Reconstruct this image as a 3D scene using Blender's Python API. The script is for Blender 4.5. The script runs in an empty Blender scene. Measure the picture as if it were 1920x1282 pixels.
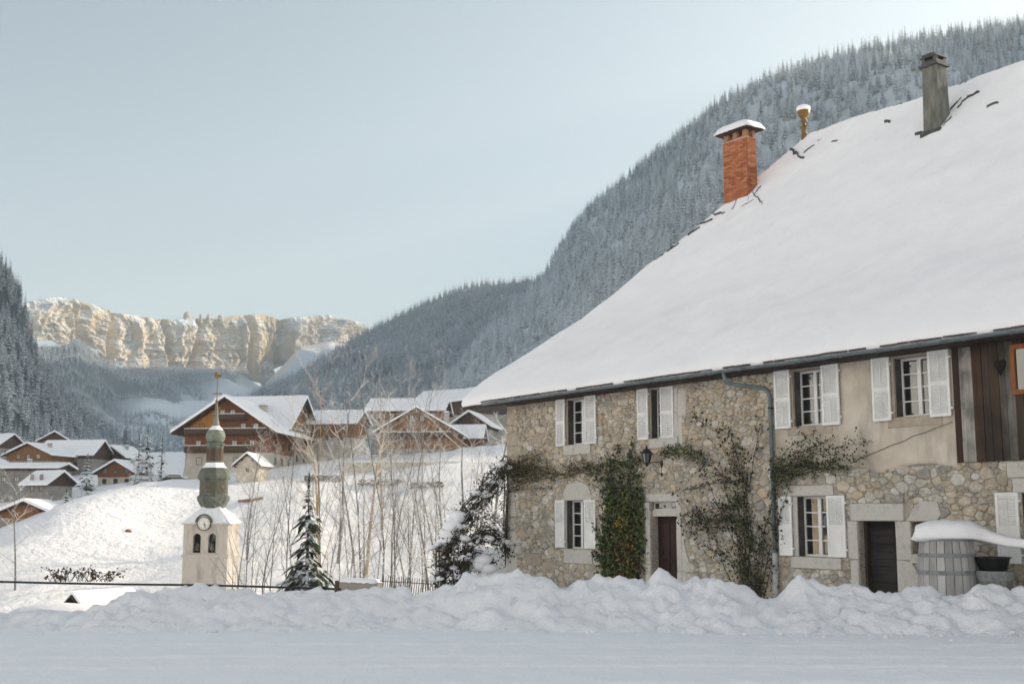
import bpy, math, random
import numpy as np
from mathutils import Vector, Matrix, noise as mn

# ------------------------------------------------------------------ camera, sky, sun, exposure
scene = bpy.context.scene
R = math.radians
F, TILT, EYE = 2240.0, 0.144, 1.75            # focal length in photo pixels, upward tilt, eye height
cam_d = bpy.data.cameras.new('camera'); cam = bpy.data.objects.new('camera', cam_d)
scene.collection.objects.link(cam); scene.camera = cam
cam.location = (0, 0, EYE); cam.rotation_euler = (math.pi/2 + TILT, 0, 0)
cam_d.sensor_width = 36.0; cam_d.lens = F/1920*36.0
cam_d.clip_start = 0.1; cam_d.clip_end = 40000
cam_d.dof.use_dof = True; cam_d.dof.focus_distance = 29.0; cam_d.dof.aperture_fstop = 1.6

SUN_AZ, SUN_EL = R(28), R(20)                 # azimuth measured from +X towards +Y
world = bpy.data.worlds.new('World'); scene.world = world; world.use_nodes = True
wn = world.node_tree.nodes; wl = world.node_tree.links; wn.clear()
sky = wn.new('ShaderNodeTexSky'); sky.sky_type = 'NISHITA'; sky.sun_disc = False
sky.sun_elevation = SUN_EL; sky.sun_rotation = math.pi/2 - SUN_AZ
sky.altitude = 1000; sky.air_density = 1.0; sky.dust_density = 4.5; sky.ozone_density = 1.2
hs = wn.new('ShaderNodeHueSaturation'); hs.inputs['Saturation'].default_value = 0.68
bg = wn.new('ShaderNodeBackground'); bg.inputs['Strength'].default_value = 0.12
wo = wn.new('ShaderNodeOutputWorld')
tn_ = wn.new('ShaderNodeMix'); tn_.data_type = 'RGBA'; tn_.blend_type = 'MULTIPLY'; tn_.inputs[0].default_value = 1.0; tn_.inputs[7].default_value = (0.935, 1.0, 0.88, 1)
wl.new(sky.outputs[0], tn_.inputs[6]); wl.new(tn_.outputs[2], hs.inputs['Color']); wl.new(hs.outputs[0], bg.inputs[0]); wl.new(bg.outputs[0], wo.inputs[0])

sd = bpy.data.lights.new('sun', 'SUN'); sun = bpy.data.objects.new('sun', sd); scene.collection.objects.link(sun)
sd.energy = 5.0; sd.angle = R(0.5); sd.color = (1.0, 0.84, 0.64)
SUNV = Vector((math.cos(SUN_EL)*math.cos(SUN_AZ), math.cos(SUN_EL)*math.sin(SUN_AZ), math.sin(SUN_EL)))
sun.rotation_euler = SUNV.to_track_quat('Z', 'Y').to_euler(); sun.location = (60, 40, 60)
vs = scene.view_settings
vs.view_transform = 'Standard'; vs.look = 'None'; vs.exposure = 0.65; vs.gamma = 1.0; vs.use_curve_mapping = False
cy = scene.cycles
cy.max_bounces = 7; cy.diffuse_bounces = 5; cy.glossy_bounces = 3; cy.transmission_bounces = 3; cy.volume_bounces = 1
cy.use_fast_gi = False

# ------------------------------------------------------------------ helpers
rnd = random.Random(7)
COL = scene.collection
def ray(px, py):
    u = (px-960)/F; v = -(py-641)/F; c, s = math.cos(TILT), math.sin(TILT)
    return Vector((u, c-v*s, s+v*c))
def at(px, py, y):
    """the point on a photo pixel's ray at distance y in front of the camera"""
    r = ray(px, py); return Vector((0, 0, EYE)) + r*(y/r.y)
def atz(px, y):
    """x of a photo column at distance y (level line of sight)"""
    return at(px, 966, y).x
WA = R(55.017)
DXV = Vector((math.cos(WA), -math.sin(WA), 0)); NV = Vector((-math.sin(WA), -math.cos(WA), 0)); W0 = Vector((0, 36.56, 0))
def hw(s, y, z=0.0):
    """house coordinates (along the wall, into the house, up) to world"""
    return W0 + DXV*s - NV*y + Vector((0, 0, z))
HROT = -WA

def link(o, parent=None):
    COL.objects.link(o)
    if parent is not None: o.parent = parent
    return o
def mesh_obj(name, verts, faces, mat, parent=None, smooth=False, cols=None, mats=None, fmat=None):
    me = bpy.data.meshes.new(name)
    me.from_pydata([tuple(v) for v in verts], [], faces)
    if mat is not None: me.materials.append(mat)
    if mats:
        for m in mats: me.materials.append(m)
    if fmat is not None: me.polygons.foreach_set('material_index', fmat)
    if smooth: me.polygons.foreach_set('use_smooth', [True]*len(me.polygons))
    if cols is not None:
        a = me.color_attributes.new('Col', 'FLOAT_COLOR', 'POINT')
        a.data.foreach_set('color', np.asarray(cols, np.float32).ravel())
    me.update()
    return link(bpy.data.objects.new(name, me), parent)
def tag(o, label=None, cat=None, group=None, kind=None):
    if label: o['label'] = label
    if cat: o['category'] = cat
    if group: o['group'] = group
    if kind: o['kind'] = kind
    return o
def empty(name, loc, rz=0.0, label=None, cat=None, group=None):
    o = bpy.data.objects.new(name, None); o.empty_display_size = 0.3
    o.location = loc; o.rotation_euler = (0, 0, rz); COL.objects.link(o)
    return tag(o, label, cat, group)
def copy_tree(o, parent=None):
    c = o.copy(); COL.objects.link(c); c.parent = parent
    for ch in list(o.children): copy_tree(ch, c)
    return c

class MB:
    """collects boxes, tubes, prisms and lathes; build() links them as one mesh object"""
    def __init__(s): s.v = []; s.f = []; s.c = []; s.cur = (1, 1, 1, 1)
    def col(s, c): s.cur = (c[0], c[1], c[2], 1); return s
    def add(s, vs_, fs_):
        b = len(s.v); s.v += [tuple(v) for v in vs_]; s.c += [s.cur]*len(vs_)
        s.f += [tuple(i+b for i in f) for f in fs_]; return s
    def box(s, x0, x1, y0, y1, z0, z1, jit=0.0, bev=0.0):
        if x1 < x0: x0, x1 = x1, x0
        if y1 < y0: y0, y1 = y1, y0
        if z1 < z0: z0, z1 = z1, z0
        j = lambda: rnd.uniform(-jit, jit)
        if bev <= 0:
            vs_ = [(x+j(), y+j(), z+j()) for z in (z0, z1) for y in (y0, y1) for x in (x0, x1)]
            return s.add(vs_, [(0,2,3,1),(4,5,7,6),(0,1,5,4),(2,6,7,3),(0,4,6,2),(1,3,7,5)])
        b = min(bev, (x1-x0)*.45, (y1-y0)*.45, (z1-z0)*.45)      # chamfered edges round the front (-y) face
        o = [(x0,z0),(x1,z0),(x1,z1),(x0,z1)]; i = [(x0+b,z0+b),(x1-b,z0+b),(x1-b,z1-b),(x0+b,z1-b)]
        o = [(p+j(), q+j()) for p, q in o]; i = [(p+j(), q+j()) for p, q in i]
        vs_ = [(p, y1, q) for p, q in o] + [(p, y0+b, q) for p, q in o] + [(p, y0+j(), q) for p, q in i]
        fs_ = [(3,2,1,0), (8,9,10,11)]
        for k in range(4):
            n = (k+1) % 4; fs_ += [(k, n, n+4, k+4), (k+4, n+4, n+8, k+8)]
        return s.add(vs_, fs_)
    def tube(s, pts, rads, n=6, cap=True):
        pts = [Vector(p) for p in pts]
        if not hasattr(rads, '__len__'): rads = [rads]*len(pts)
        vs_ = []; fs_ = []
        up = None
        for i, p in enumerate(pts):
            d = (pts[min(i+1, len(pts)-1)] - pts[max(i-1, 0)])
            d = d.normalized() if d.length > 1e-9 else Vector((0, 0, 1))
            if up is None:
                up = d.orthogonal().normalized()
            else:
                up = (up - d*up.dot(d)); up = up.normalized() if up.length > 1e-6 else d.orthogonal().normalized()
            b = d.cross(up)
            for k in range(n):
                a = 2*math.pi*k/n
                vs_.append(p + (up*math.cos(a) + b*math.sin(a))*rads[i])
        for i in range(len(pts)-1):
            for k in range(n):
                q = (k+1) % n; fs_.append((i*n+k, i*n+q, (i+1)*n+q, (i+1)*n+k))
        if cap:
            fs_.append(tuple(range(n-1, -1, -1))); m = (len(pts)-1)*n; fs_.append(tuple(m+k for k in range(n)))
        return s.add(vs_, fs_)
    def lathe(s, prof, n=16, c=(0, 0), rot=0.0, cap=True):
        vs_ = []; fs_ = []
        for r, z in prof:
            for k in range(n):
                a = 2*math.pi*k/n + rot; vs_.append((c[0]+r*math.cos(a), c[1]+r*math.sin(a), z))
        for i in range(len(prof)-1):
            for k in range(n):
                q = (k+1) % n; fs_.append((i*n+k, i*n+q, (i+1)*n+q, (i+1)*n+k))
        if cap:
            fs_.append(tuple(range(n-1, -1, -1))); m = (len(prof)-1)*n; fs_.append(tuple(m+k for k in range(n)))
        return s.add(vs_, fs_)
    def prism(s, poly, y0, y1):
        """polygon in x,z extruded along y"""
        n = len(poly)
        vs_ = [(x, y0, z) for x, z in poly] + [(x, y1, z) for x, z in poly]
        fs_ = [tuple(range(n)), tuple(range(2*n-1, n-1, -1))] + [(k, k+n, (k+1) % n + n, (k+1) % n) for k in range(n)]
        return s.add(vs_, fs_)
    def build(s, name, mat, parent=None, smooth=False, col=False):
        return mesh_obj(name, s.v, s.f, mat, parent, smooth, s.c if col else None)

# ------------------------------------------------------------------ materials
class NT:
    def __init__(s, name):
        s.m = bpy.data.materials.new(name); s.m.use_nodes = True; s.n = s.m.node_tree.nodes; s.l = s.m.node_tree.links
        s.p = s.n['Principled BSDF']; s.p.inputs['Roughness'].default_value = 0.8
        s.p.inputs['Specular IOR Level'].default_value = 0.25
        s.tc = None
    def N(s, t, **kw):
        n = s.n.new(t)
        for k, v in kw.items(): setattr(n, k, v)
        return n
    def coord(s, scale=(1, 1, 1), kind='Object'):
        if s.tc is None: s.tc = s.N('ShaderNodeTexCoord')
        mp = s.N('ShaderNodeMapping'); mp.inputs['Scale'].default_value = scale
        s.l.new(s.tc.outputs[kind], mp.inputs[0]); return mp.outputs[0]
    def noise(s, scale, detail=5, stretch=(1, 1, 1), rough=0.6, kind='Object'):
        n = s.N('ShaderNodeTexNoise'); n.inputs['Scale'].default_value = scale; n.inputs['Detail'].default_value = detail
        n.inputs['Roughness'].default_value = rough
        s.l.new(s.coord(stretch, kind), n.inputs['Vector']); return n.outputs['Fac']
    def ramp(s, fac, stops):
        r = s.N('ShaderNodeValToRGB'); e = r.color_ramp.elements
        while len(e) < len(stops): e.new(0.5)
        for k, (p, c) in enumerate(stops):
            e[k].position = p; e[k].color = (*c, 1) if len(c) == 3 else c
        s.l.new(fac, r.inputs[0]); return r.outputs[0]
    def mix(s, a, b, fac, mode='MIX'):
        m = s.N('ShaderNodeMix', data_type='RGBA', blend_type=mode)
        for sock, v in ((m.inputs[6], a), (m.inputs[7], b), (m.inputs[0], fac)):
            if hasattr(v, 'is_linked'): s.l.new(v, sock)
            elif isinstance(v, (int, float)): sock.default_value = v
            else: sock.default_value = (*v, 1)
        return m.outputs[2]
    def math(s, op, a, b=None, clamp=False):
        m = s.N('ShaderNodeMath', operation=op, use_clamp=clamp)
        for sock, v in zip(m.inputs, (a, b)):
            if v is None: continue
            if hasattr(v, 'is_linked'): s.l.new(v, sock)
            else: sock.default_value = v
        return m.outputs[0]
    def attr(s, name='Col'):
        a = s.N('ShaderNodeAttribute'); a.attribute_name = name; return a
    def up(s, lo, hi, jitter=0.0, jscale=3.0):
        """0..1 mask of how far a face looks up"""
        g = s.N('ShaderNodeNewGeometry'); x = s.N('ShaderNodeSeparateXYZ'); s.l.new(g.outputs['Normal'], x.inputs[0])
        z = x.outputs[2]
        if jitter: z = s.math('ADD', z, s.math('MULTIPLY', s.math('SUBTRACT', s.noise(jscale, 3), 0.5), jitter))
        m = s.N('ShaderNodeMapRange'); m.inputs[1].default_value = lo; m.inputs[2].default_value = hi
        s.l.new(z, m.inputs[0]); return m.outputs[0]
    def objrand(s):
        return s.N('ShaderNodeObjectInfo').outputs['Random']
    def base(s, c):
        if hasattr(c, 'is_linked'): s.l.new(c, s.p.inputs['Base Color'])
        else: s.p.inputs['Base Color'].default_value = (*c, 1)
        return s
    def rough(s, r): s.p.inputs['Roughness'].default_value = r; return s
    def bump(s, h, strength=0.4, dist=0.02):
        b = s.N('ShaderNodeBump'); b.inputs['Strength'].default_value = strength; b.inputs['Distance'].default_value = dist
        s.l.new(h, b.inputs['Height']); s.l.new(b.outputs[0], s.p.inputs['Normal']); return s

SNOWC = (0.88, 0.90, 0.92)
def m_snow(name, coarse=1.2, fine=14.0, strength=0.35, dist=0.05):
    t = NT(name)
    a = t.noise(coarse, 6); b = t.noise(fine, 4); c = t.noise(fine*6, 2)
    t.base(t.ramp(a, [(0.3, (0.905, 0.895, 0.93)), (0.7, (0.945, 0.935, 0.965))])).rough(0.7)
    h = t.math('ADD', a, t.math('MULTIPLY', b, 0.35)); h = t.math('ADD', h, t.math('MULTIPLY', c, 0.07))
    t.bump(h, strength, dist); return t.m
def m_dirty_snow(name, coarse, fine, strength, dist):
    t = NT(name); a = t.noise(coarse, 6); b = t.noise(fine, 5, (1, 1, 1), .7); d = t.noise(26, 3); e = t.noise(.7, 3)
    c = t.ramp(a, [(0.3, (0.905, 0.895, 0.93)), (0.7, (0.945, 0.935, 0.965))])
    c = t.mix(c, (0.42, 0.36, 0.31), t.math('MULTIPLY', t.ramp(d, [(0.66, (0, 0, 0)), (0.74, (1, 1, 1))]), t.ramp(e, [(0.5, (0, 0, 0)), (0.7, (.55, .55, .55))])))
    t.base(c).rough(.75).bump(t.math('ADD', a, t.math('MULTIPLY', b, .5)), strength, dist); return t.m
def m_noise(name, c0, c1, scale=4, detail=6, rough=0.8, bump=0.3, dist=0.02, stretch=(1, 1, 1), c2=None, bscale=None, spec=None):
    t = NT(name); n = t.noise(scale, detail, stretch)
    st = [(0.32, c0), (0.68, c1)] if c2 is None else [(0.28, c0), (0.5, c1), (0.72, c2)]
    t.base(t.ramp(n, st)).rough(rough)
    if bump: t.bump(n if bscale is None else t.noise(bscale, 5, stretch), bump, dist)
    if spec is not None: t.p.inputs['Specular IOR Level'].default_value = spec
    return t.m
def m_wood(name, dark, light, rough=0.75, vert=True, snow=False):
    t = NT(name); st = (14, 14, 0.7) if vert else (0.7, 14, 14)
    n = t.noise(1.0, 7, st); w = t.noise(1.3, 3)
    c = t.ramp(n, [(0.25, dark), (0.75, light)])
    c = t.mix(c, tuple(x*0.55 for x in dark), t.math('MULTIPLY', t.ramp(w, [(0.45, (0, 0, 0)), (0.75, (1, 1, 1))]), 0.6))
    v = t.math('ADD', t.math('MULTIPLY', t.objrand(), 0.5), 0.75)
    hv = t.N('ShaderNodeHueSaturation'); t.l.new(v, hv.inputs['Value']); t.l.new(c, hv.inputs['Color'])
    t.base(hv.outputs[0]).rough(rough).bump(n, 0.5, 0.01); return t.m
def m_attr(name, nscale=8, amount=0.35, rough=0.85, bump=0.5, dist=0.02, snow=None):
    """colour from the Col attribute, broken up by noise; optional snow (lo, hi) on faces that look up"""
    t = NT(name); n = t.noise(nscale, 6); a = t.attr()
    c = t.mix(a.outputs['Color'], t.ramp(n, [(0.25, (0.25, 0.25, 0.25)), (0.5, (0.5, 0.5, 0.5)), (0.75, (0.78, 0.77, 0.74))]), amount, 'OVERLAY')
    if snow: c = t.mix(c, SNOWC, t.up(snow[0], snow[1], snow[2] if len(snow) > 2 else 0.0, snow[3] if len(snow) > 3 else 3.0))
    t.base(c).rough(rough)
    if bump: t.bump(n, bump, dist)
    return t.m

M = {}
M['snow'] = m_snow('snow', 2.6, 16.0, 0.7, 0.06); M['snow_roof'] = m_snow('snow_roof', 0.9, 7.0, 0.5, 0.06)
M['snow_far'] = m_snow('snow_far', 0.45, 1.6, 0.9, 0.6)
M['snow_bank'] = m_dirty_snow('snow_bank', 3.0, 15.0, 0.9, 0.07)
def _mortar():
    t = NT('mortar'); n = t.noise(6, 8); f = t.noise(22, 6, (1, 1, 1.6), .7)
    c = t.ramp(n, [(0.3, (0.42, 0.37, 0.31)), (0.7, (0.58, 0.53, 0.46))])
    c = t.mix(c, (0.06, 0.05, 0.042), t.ramp(f, [(0.53, (0, 0, 0)), (0.65, (1, 1, 1))]))
    t.base(c).rough(.95).bump(t.math('SUBTRACT', n, f), 1.0, .04); return t.m
M['mortar'] = _mortar()
def _stone():
    t = NT('stone'); n = t.noise(9, 8); f = t.noise(34, 6, (1, 1, 1), .75); g = t.noise(1.1, 3); a = t.attr()
    c = t.mix(a.outputs['Color'], t.ramp(n, [(0.25, (0.22, 0.22, 0.22)), (0.5, (0.5, 0.5, 0.5)), (0.75, (0.80, 0.79, 0.76))]), .6, 'OVERLAY')
    c = t.mix(c, (0.10, 0.085, 0.07), t.math('MULTIPLY', t.ramp(f, [(0.54, (0, 0, 0)), (0.70, (1, 1, 1))]), .8))
    c = t.mix(c, t.ramp(g, [(0.3, (0.38, 0.37, 0.36)), (0.7, (0.64, 0.62, 0.59))]), .5, 'OVERLAY')
    t.base(c).rough(.9).bump(t.math('ADD', n, t.math('MULTIPLY', f, .6)), 1.0, .035); return t.m
M['stone'] = _stone()
M['cut_stone'] = m_noise('cut_stone', (0.40, 0.375, 0.345), (0.55, 0.53, 0.50), 5, 8, 0.85, 0.5, 0.012, c2=(0.47, 0.44, 0.40), bscale=30)
M['warm_stone'] = m_noise('warm_stone', (0.33, 0.28, 0.22), (0.45, 0.39, 0.32), 5, 8, 0.85, 0.5, 0.012, bscale=30)
def _plaster():
    t = NT('plaster'); a = t.noise(0.9, 8); b = t.noise(2.2, 6, (1, 1, 0.25)); g = t.noise(38, 4)
    c = t.ramp(a, [(0.3, (0.37, 0.32, 0.255)), (0.5, (0.54, 0.48, 0.405)), (0.72, (0.68, 0.62, 0.545))])
    c = t.mix(c, (0.23, 0.205, 0.175), t.math('MULTIPLY', t.ramp(b, [(0.48, (0, 0, 0)), (0.74, (1, 1, 1))]), 0.85))
    t.base(c).rough(0.9).bump(t.math('ADD', g, t.math('MULTIPLY', a, 2.0)), 0.35, 0.02); return t.m
M['plaster'] = _plaster()
M['white_paint'] = m_noise('white_paint', (0.70, 0.70, 0.70), (0.82, 0.82, 0.82), 3, 5, 0.55, 0.1, 0.004)
M['slate'] = m_noise('slate', (0.05, 0.05, 0.055), (0.11, 0.11, 0.115), 6, 5, 0.7, 0.4)
M['zinc'] = m_noise('zinc', (0.08, 0.105, 0.12), (0.16, 0.195, 0.21), 5, 6, 0.45, 0.1, 0.004, spec=0.5)
M['zinc_pale'] = m_noise('zinc_pale', (0.36, 0.37, 0.39), (0.46, 0.47, 0.49), 5, 6, 0.5, 0.1, 0.004)
M['brick'] = m_attr('brick', 20, 0.35, 0.85, 0.5, 0.006)
M['brick_mortar'] = m_noise('brick_mortar', (0.30, 0.15, 0.09), (0.40, 0.22, 0.14), 20, 4)
M['concrete'] = m_noise('concrete', (0.10, 0.105, 0.095), (0.21, 0.21, 0.19), 3, 8, 0.9, 0.4, 0.01, (2, 2, .6))
M['door_wood'] = m_wood('door_wood', (0.022, 0.011, 0.011), (0.05, 0.027, 0.025), 0.6)
M['reveal'] = m_noise('reveal', (0.06, 0.06, 0.06), (0.12, 0.115, 0.11), 4, 6, .9, .3)
M['plank_black'] = m_wood('plank_black', (0.02, 0.019, 0.021), (0.05, 0.047, 0.048), 0.7, False)
M['soffit'] = m_wood('soffit', (0.035, 0.028, 0.022), (0.08, 0.06, 0.05))
def _oldplank():
    t = NT('old_plank'); a = t.attr(); n = t.noise(1.0, 8, (18, 18, 0.6)); w = t.noise(0.9, 4, (1.4, 1.4, 1))
    c = t.mix(a.outputs['Color'], t.ramp(n, [(0.2, (0.12, 0.12, 0.12)), (0.5, (0.5, 0.5, 0.5)), (0.8, (0.85, 0.85, 0.85))]), 0.75, 'OVERLAY')
    c = t.mix(c, (0.03, 0.026, 0.024), t.math('MULTIPLY', t.ramp(w, [(0.42, (0, 0, 0)), (0.62, (1, 1, 1))]), 0.75))
    t.base(c).rough(0.85).bump(n, 0.7, 0.012); return t.m
M['old_plank'] = _oldplank()
M['orange_wood'] = m_wood('orange_wood', (0.26, 0.09, 0.03), (0.42, 0.16, 0.055), 0.6)
M['barrel_wood'] = m_wood('barrel_wood', (0.36, 0.355, 0.355), (0.52, 0.51, 0.51))
M['hoop'] = m_noise('hoop', (0.17, 0.18, 0.19), (0.27, 0.28, 0.29), 8, 5, 0.55, 0.2)
M['tub_wood'] = m_wood('tub_wood', (0.14, 0.145, 0.14), (0.24, 0.24, 0.23))
M['iron'] = m_noise('iron', (0.02, 0.02, 0.022), (0.05, 0.045, 0.042), 12, 4, 0.6, 0.2)
M['black_plastic'] = m_noise('black_plastic', (0.02, 0.021, 0.022), (0.04, 0.04, 0.041), 8, 4, 0.5, 0.1)
M['gold'] = m_noise('gold', (0.10, 0.06, 0.02), (0.26, 0.165, 0.045), 14, 4, 0.45, 0.2)
M['copper'] = m_noise('copper', (0.035, 0.05, 0.04), (0.11, 0.125, 0.10), 1.5, 6, 0.55, 0.2, 0.05, c2=(0.085, 0.075, 0.055))
M['copper_pale'] = m_noise('copper_pale', (0.10, 0.125, 0.10), (0.22, 0.235, 0.19), 1.5, 6, 0.6, 0.2, 0.05)
M['tower_plaster'] = m_noise('tower_plaster', (0.29, 0.25, 0.21), (0.52, 0.47, 0.42), 1.1, 8, 0.9, 0.3, 0.05, (1, 1, .3), c2=(0.43, 0.385, 0.335))
M['tower_stone'] = m_noise('tower_stone', (0.46, 0.42, 0.36), (0.56, 0.52, 0.46), 1.2, 6, 0.9, 0.2, 0.05)
M['dark'] = m_noise('dark', (0.012, 0.012, 0.013), (0.022, 0.02, 0.02), 3, 3, 0.9, 0)
M['clock'] = m_noise('clock', (0.66, 0.63, 0.58), (0.72, 0.70, 0.66), 2, 3, 0.6, 0)
M['bronze'] = m_noise('bronze', (0.06, 0.05, 0.035), (0.11, 0.095, 0.065), 3, 3, 0.5, 0)
def _glass():
    t = NT('window_glass'); t.base((0.02, 0.022, 0.025)).rough(0.03)
    t.p.inputs['IOR'].default_value = 1.9; t.p.inputs['Specular IOR Level'].default_value = 0.9
    t.bump(t.noise(1.5, 2), 0.05, 0.02); return t.m
M['glass'] = _glass()
M['curtain'] = m_noise('curtain', (0.5, 0.47, 0.42), (0.62, 0.6, 0.56), 6, 3, 0.9, 0)
# timber and masonry of the chalets
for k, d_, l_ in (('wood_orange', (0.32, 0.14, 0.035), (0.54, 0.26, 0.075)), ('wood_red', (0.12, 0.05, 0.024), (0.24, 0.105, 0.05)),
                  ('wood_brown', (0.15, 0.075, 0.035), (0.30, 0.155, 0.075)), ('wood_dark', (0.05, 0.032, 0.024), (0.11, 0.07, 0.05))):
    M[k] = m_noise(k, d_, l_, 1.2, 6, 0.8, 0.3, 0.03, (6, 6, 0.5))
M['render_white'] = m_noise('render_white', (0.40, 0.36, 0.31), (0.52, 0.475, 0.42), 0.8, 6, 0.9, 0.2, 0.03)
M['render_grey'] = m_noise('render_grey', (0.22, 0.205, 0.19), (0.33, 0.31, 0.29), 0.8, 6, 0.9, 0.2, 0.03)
M['rubble'] = m_noise('rubble', (0.30, 0.255, 0.20), (0.56, 0.50, 0.41), 2.2, 8, 0.9, 0.6, 0.06, c2=(0.42, 0.36, 0.29))
# plants
def _bark():
    t = NT('frosted_bark'); n = t.noise(6, 5, (3, 3, 0.6)); a = t.attr()
    c = t.ramp(n, [(0.3, (0.03, 0.023, 0.018)), (0.7, (0.085, 0.068, 0.054))])
    f = t.math('MAXIMUM', t.up(0.5, 0.9, 0.3, 2.0), a.outputs['Fac'])
    t.base(t.mix(c, (0.80, 0.80, 0.80), f)).rough(0.85); return t.m
M['bark'] = _bark()
def _golden():  # golden bark colour paints low sunlight on the twigs
    t = NT('sunlit_gold_bark'); n = t.noise(6, 5, (3, 3, 0.6)); a = t.attr()
    c = t.ramp(n, [(0.3, (0.16, 0.105, 0.05)), (0.7, (0.32, 0.215, 0.10))])
    f = t.math('MAXIMUM', t.up(0.3, 0.8, 0.6, 2.0), t.math('MULTIPLY', a.outputs['Fac'], 0.8))
    t.base(t.mix(c, (0.80, 0.79, 0.76), f)).rough(0.85); return t.m
M['sun_gold_bark'] = _golden()
def _trunk():
    t = NT('trunk_bark'); n = t.noise(5, 5, (3, 3, 0.5))
    t.base(t.ramp(n, [(0.3, (0.045, 0.035, 0.028)), (0.7, (0.10, 0.08, 0.065))])).rough(0.9).bump(n, 0.5, 0.03); return t.m
M['trunk'] = _trunk()
M['leaf'] = m_attr('leaf', 5, 0.2, 0.6, 0)
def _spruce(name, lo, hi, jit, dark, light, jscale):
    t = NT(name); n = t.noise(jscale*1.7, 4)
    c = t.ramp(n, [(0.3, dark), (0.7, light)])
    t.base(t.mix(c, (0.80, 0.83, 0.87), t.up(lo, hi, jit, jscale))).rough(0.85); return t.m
def _frosted():
    t = NT('spruce_far'); n = t.noise(.35, 4); r = t.objrand()
    c = t.ramp(r, [(0.0, (0.10, 0.13, 0.14)), (0.25, (0.30, 0.345, 0.36)), (0.55, (0.62, 0.665, 0.685)), (1.0, (0.86, 0.885, 0.90))])
    c = t.mix(c, (0.09, 0.115, 0.12), t.math('MULTIPLY', t.ramp(n, [(0.48, (0, 0, 0)), (0.66, (1, 1, 1))]), .4))
    t.base(t.mix(c, (0.88, 0.90, 0.92), t.up(-0.2, 0.6, 0.8, .4))).rough(.85); return t.m
M['spruce_far'] = _frosted()
M['spruce_dark'] = _spruce('spruce_dark', -0.25, 0.85, 1.0, (0.035, 0.052, 0.058), (0.10, 0.125, 0.13), 0.25)
M['spruce_near'] = _spruce('spruce_near', 0.68, 0.92, 1.2, (0.012, 0.020, 0.012), (0.05, 0.06, 0.032), 5.0)
M['spruce_mid'] = _spruce('spruce_mid', 0.3, 0.75, 0.9, (0.018, 0.030, 0.024), (0.05, 0.065, 0.05), 1.2)
# ------------------------------------------------------------------ ground
GP = [(-30,-60,0),(30,-60,.5),(0,-30,0),(-12,-5,0),(12,-5,0),(-30,0,0),(30,0,.5),(0,8,0),(-8,14,0),(8,14,0),(0,20,0),(-10,20,-.05),(-22,18,-.2),(8,22,-.1),(3,28,-.25),
      (0,36,-.35),(-6,30,-.5),(-14,30,-1.0),(20,20,.2),(30,45,.6),(10,45,-.3),(60,30,2),(60,-40,2),(-60,-20,0),(-60,30,-3),
      (-5,44,-1.4),(-16,44,-3.2),(6,52,-1.6),(-30,60,-5.5),(-12,64,-5),(6,70,-4.0),(25,80,-2),(-45,95,-9),(-18,95,-8.5),(5,100,-7.5),(25,110,-5),
      (-75,130,-11),(-40,128,-10.5),(-12,130,-9.5),(12,130,-8.5),(40,140,-3)]
def gp(px, py, y, dz=0.0):
    p = at(px, py, y); GP.append((p.x, p.y, p.z+dz))
for a in ((0,1038,150),(60,1006,158),(110,965,166),(190,926,178),(280,906,188),(380,893,198),
          (200,1075,146),(330,1072,146),(500,1068,146),(700,1062,148),(880,1050,150),(300,985,168),(450,975,170),(650,965,172),(860,950,175),
          (480,893,202),(600,885,205),(720,862,208),(860,850,210),(960,840,215),(420,885,222),(560,872,228),(700,852,228),(850,846,232),(960,836,240),
          (0,1040,205),(60,1010,215),(140,960,235),(60,925,300),(150,912,310),(230,905,300),(40,878,380),(150,872,385),(240,868,380),(330,872,330),(-250,1000,200),(-250,930,330),(-120,1060,160),
          (450,872,330),(700,846,330),(950,825,330),(1300,840,300),(1700,880,250)):
    gp(*a)
for k in range(14):
    a = 2*math.pi*k/14; GP.append((900*math.cos(a), 900*math.sin(a), 45 if math.sin(a) > 0.2 else 20))
    GP.append((450*math.cos(a+.2), 450*math.sin(a+.2), 32 if math.sin(a+.2) > 0.6 else 10)) if math.sin(a+.2) < 0.3 else None
_P = np.array(GP, float)
def _phi(r2):
    return np.where(r2 > 0, 0.5*r2*np.log(np.maximum(r2, 1e-12)), 0.0)
_X = _P[:, :2]/100.0
_n = len(_X)
_K = _phi(((_X[:, None]-_X[None])**2).sum(-1)) + np.eye(_n)*0.002
_Q = np.hstack([np.ones((_n, 1)), _X])
_A = np.zeros((_n+3, _n+3)); _A[:_n, :_n] = _K; _A[:_n, _n:] = _Q; _A[_n:, :_n] = _Q.T
_w = np.linalg.solve(_A, np.concatenate([_P[:, 2], np.zeros(3)]))
def _wav(x, y, seed, n, lam0, lam1):
    r = np.random.RandomState(seed); out = np.zeros_like(x)
    for k in range(n):
        lam = lam0*(lam1/lam0)**r.rand(); a = r.rand()*6.2832; p = r.rand()*6.2832
        out += np.sin((x*np.cos(a)+y*np.sin(a))*6.2832/lam + p)*(lam/lam1)**0.8
    return out/math.sqrt(n)
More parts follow.
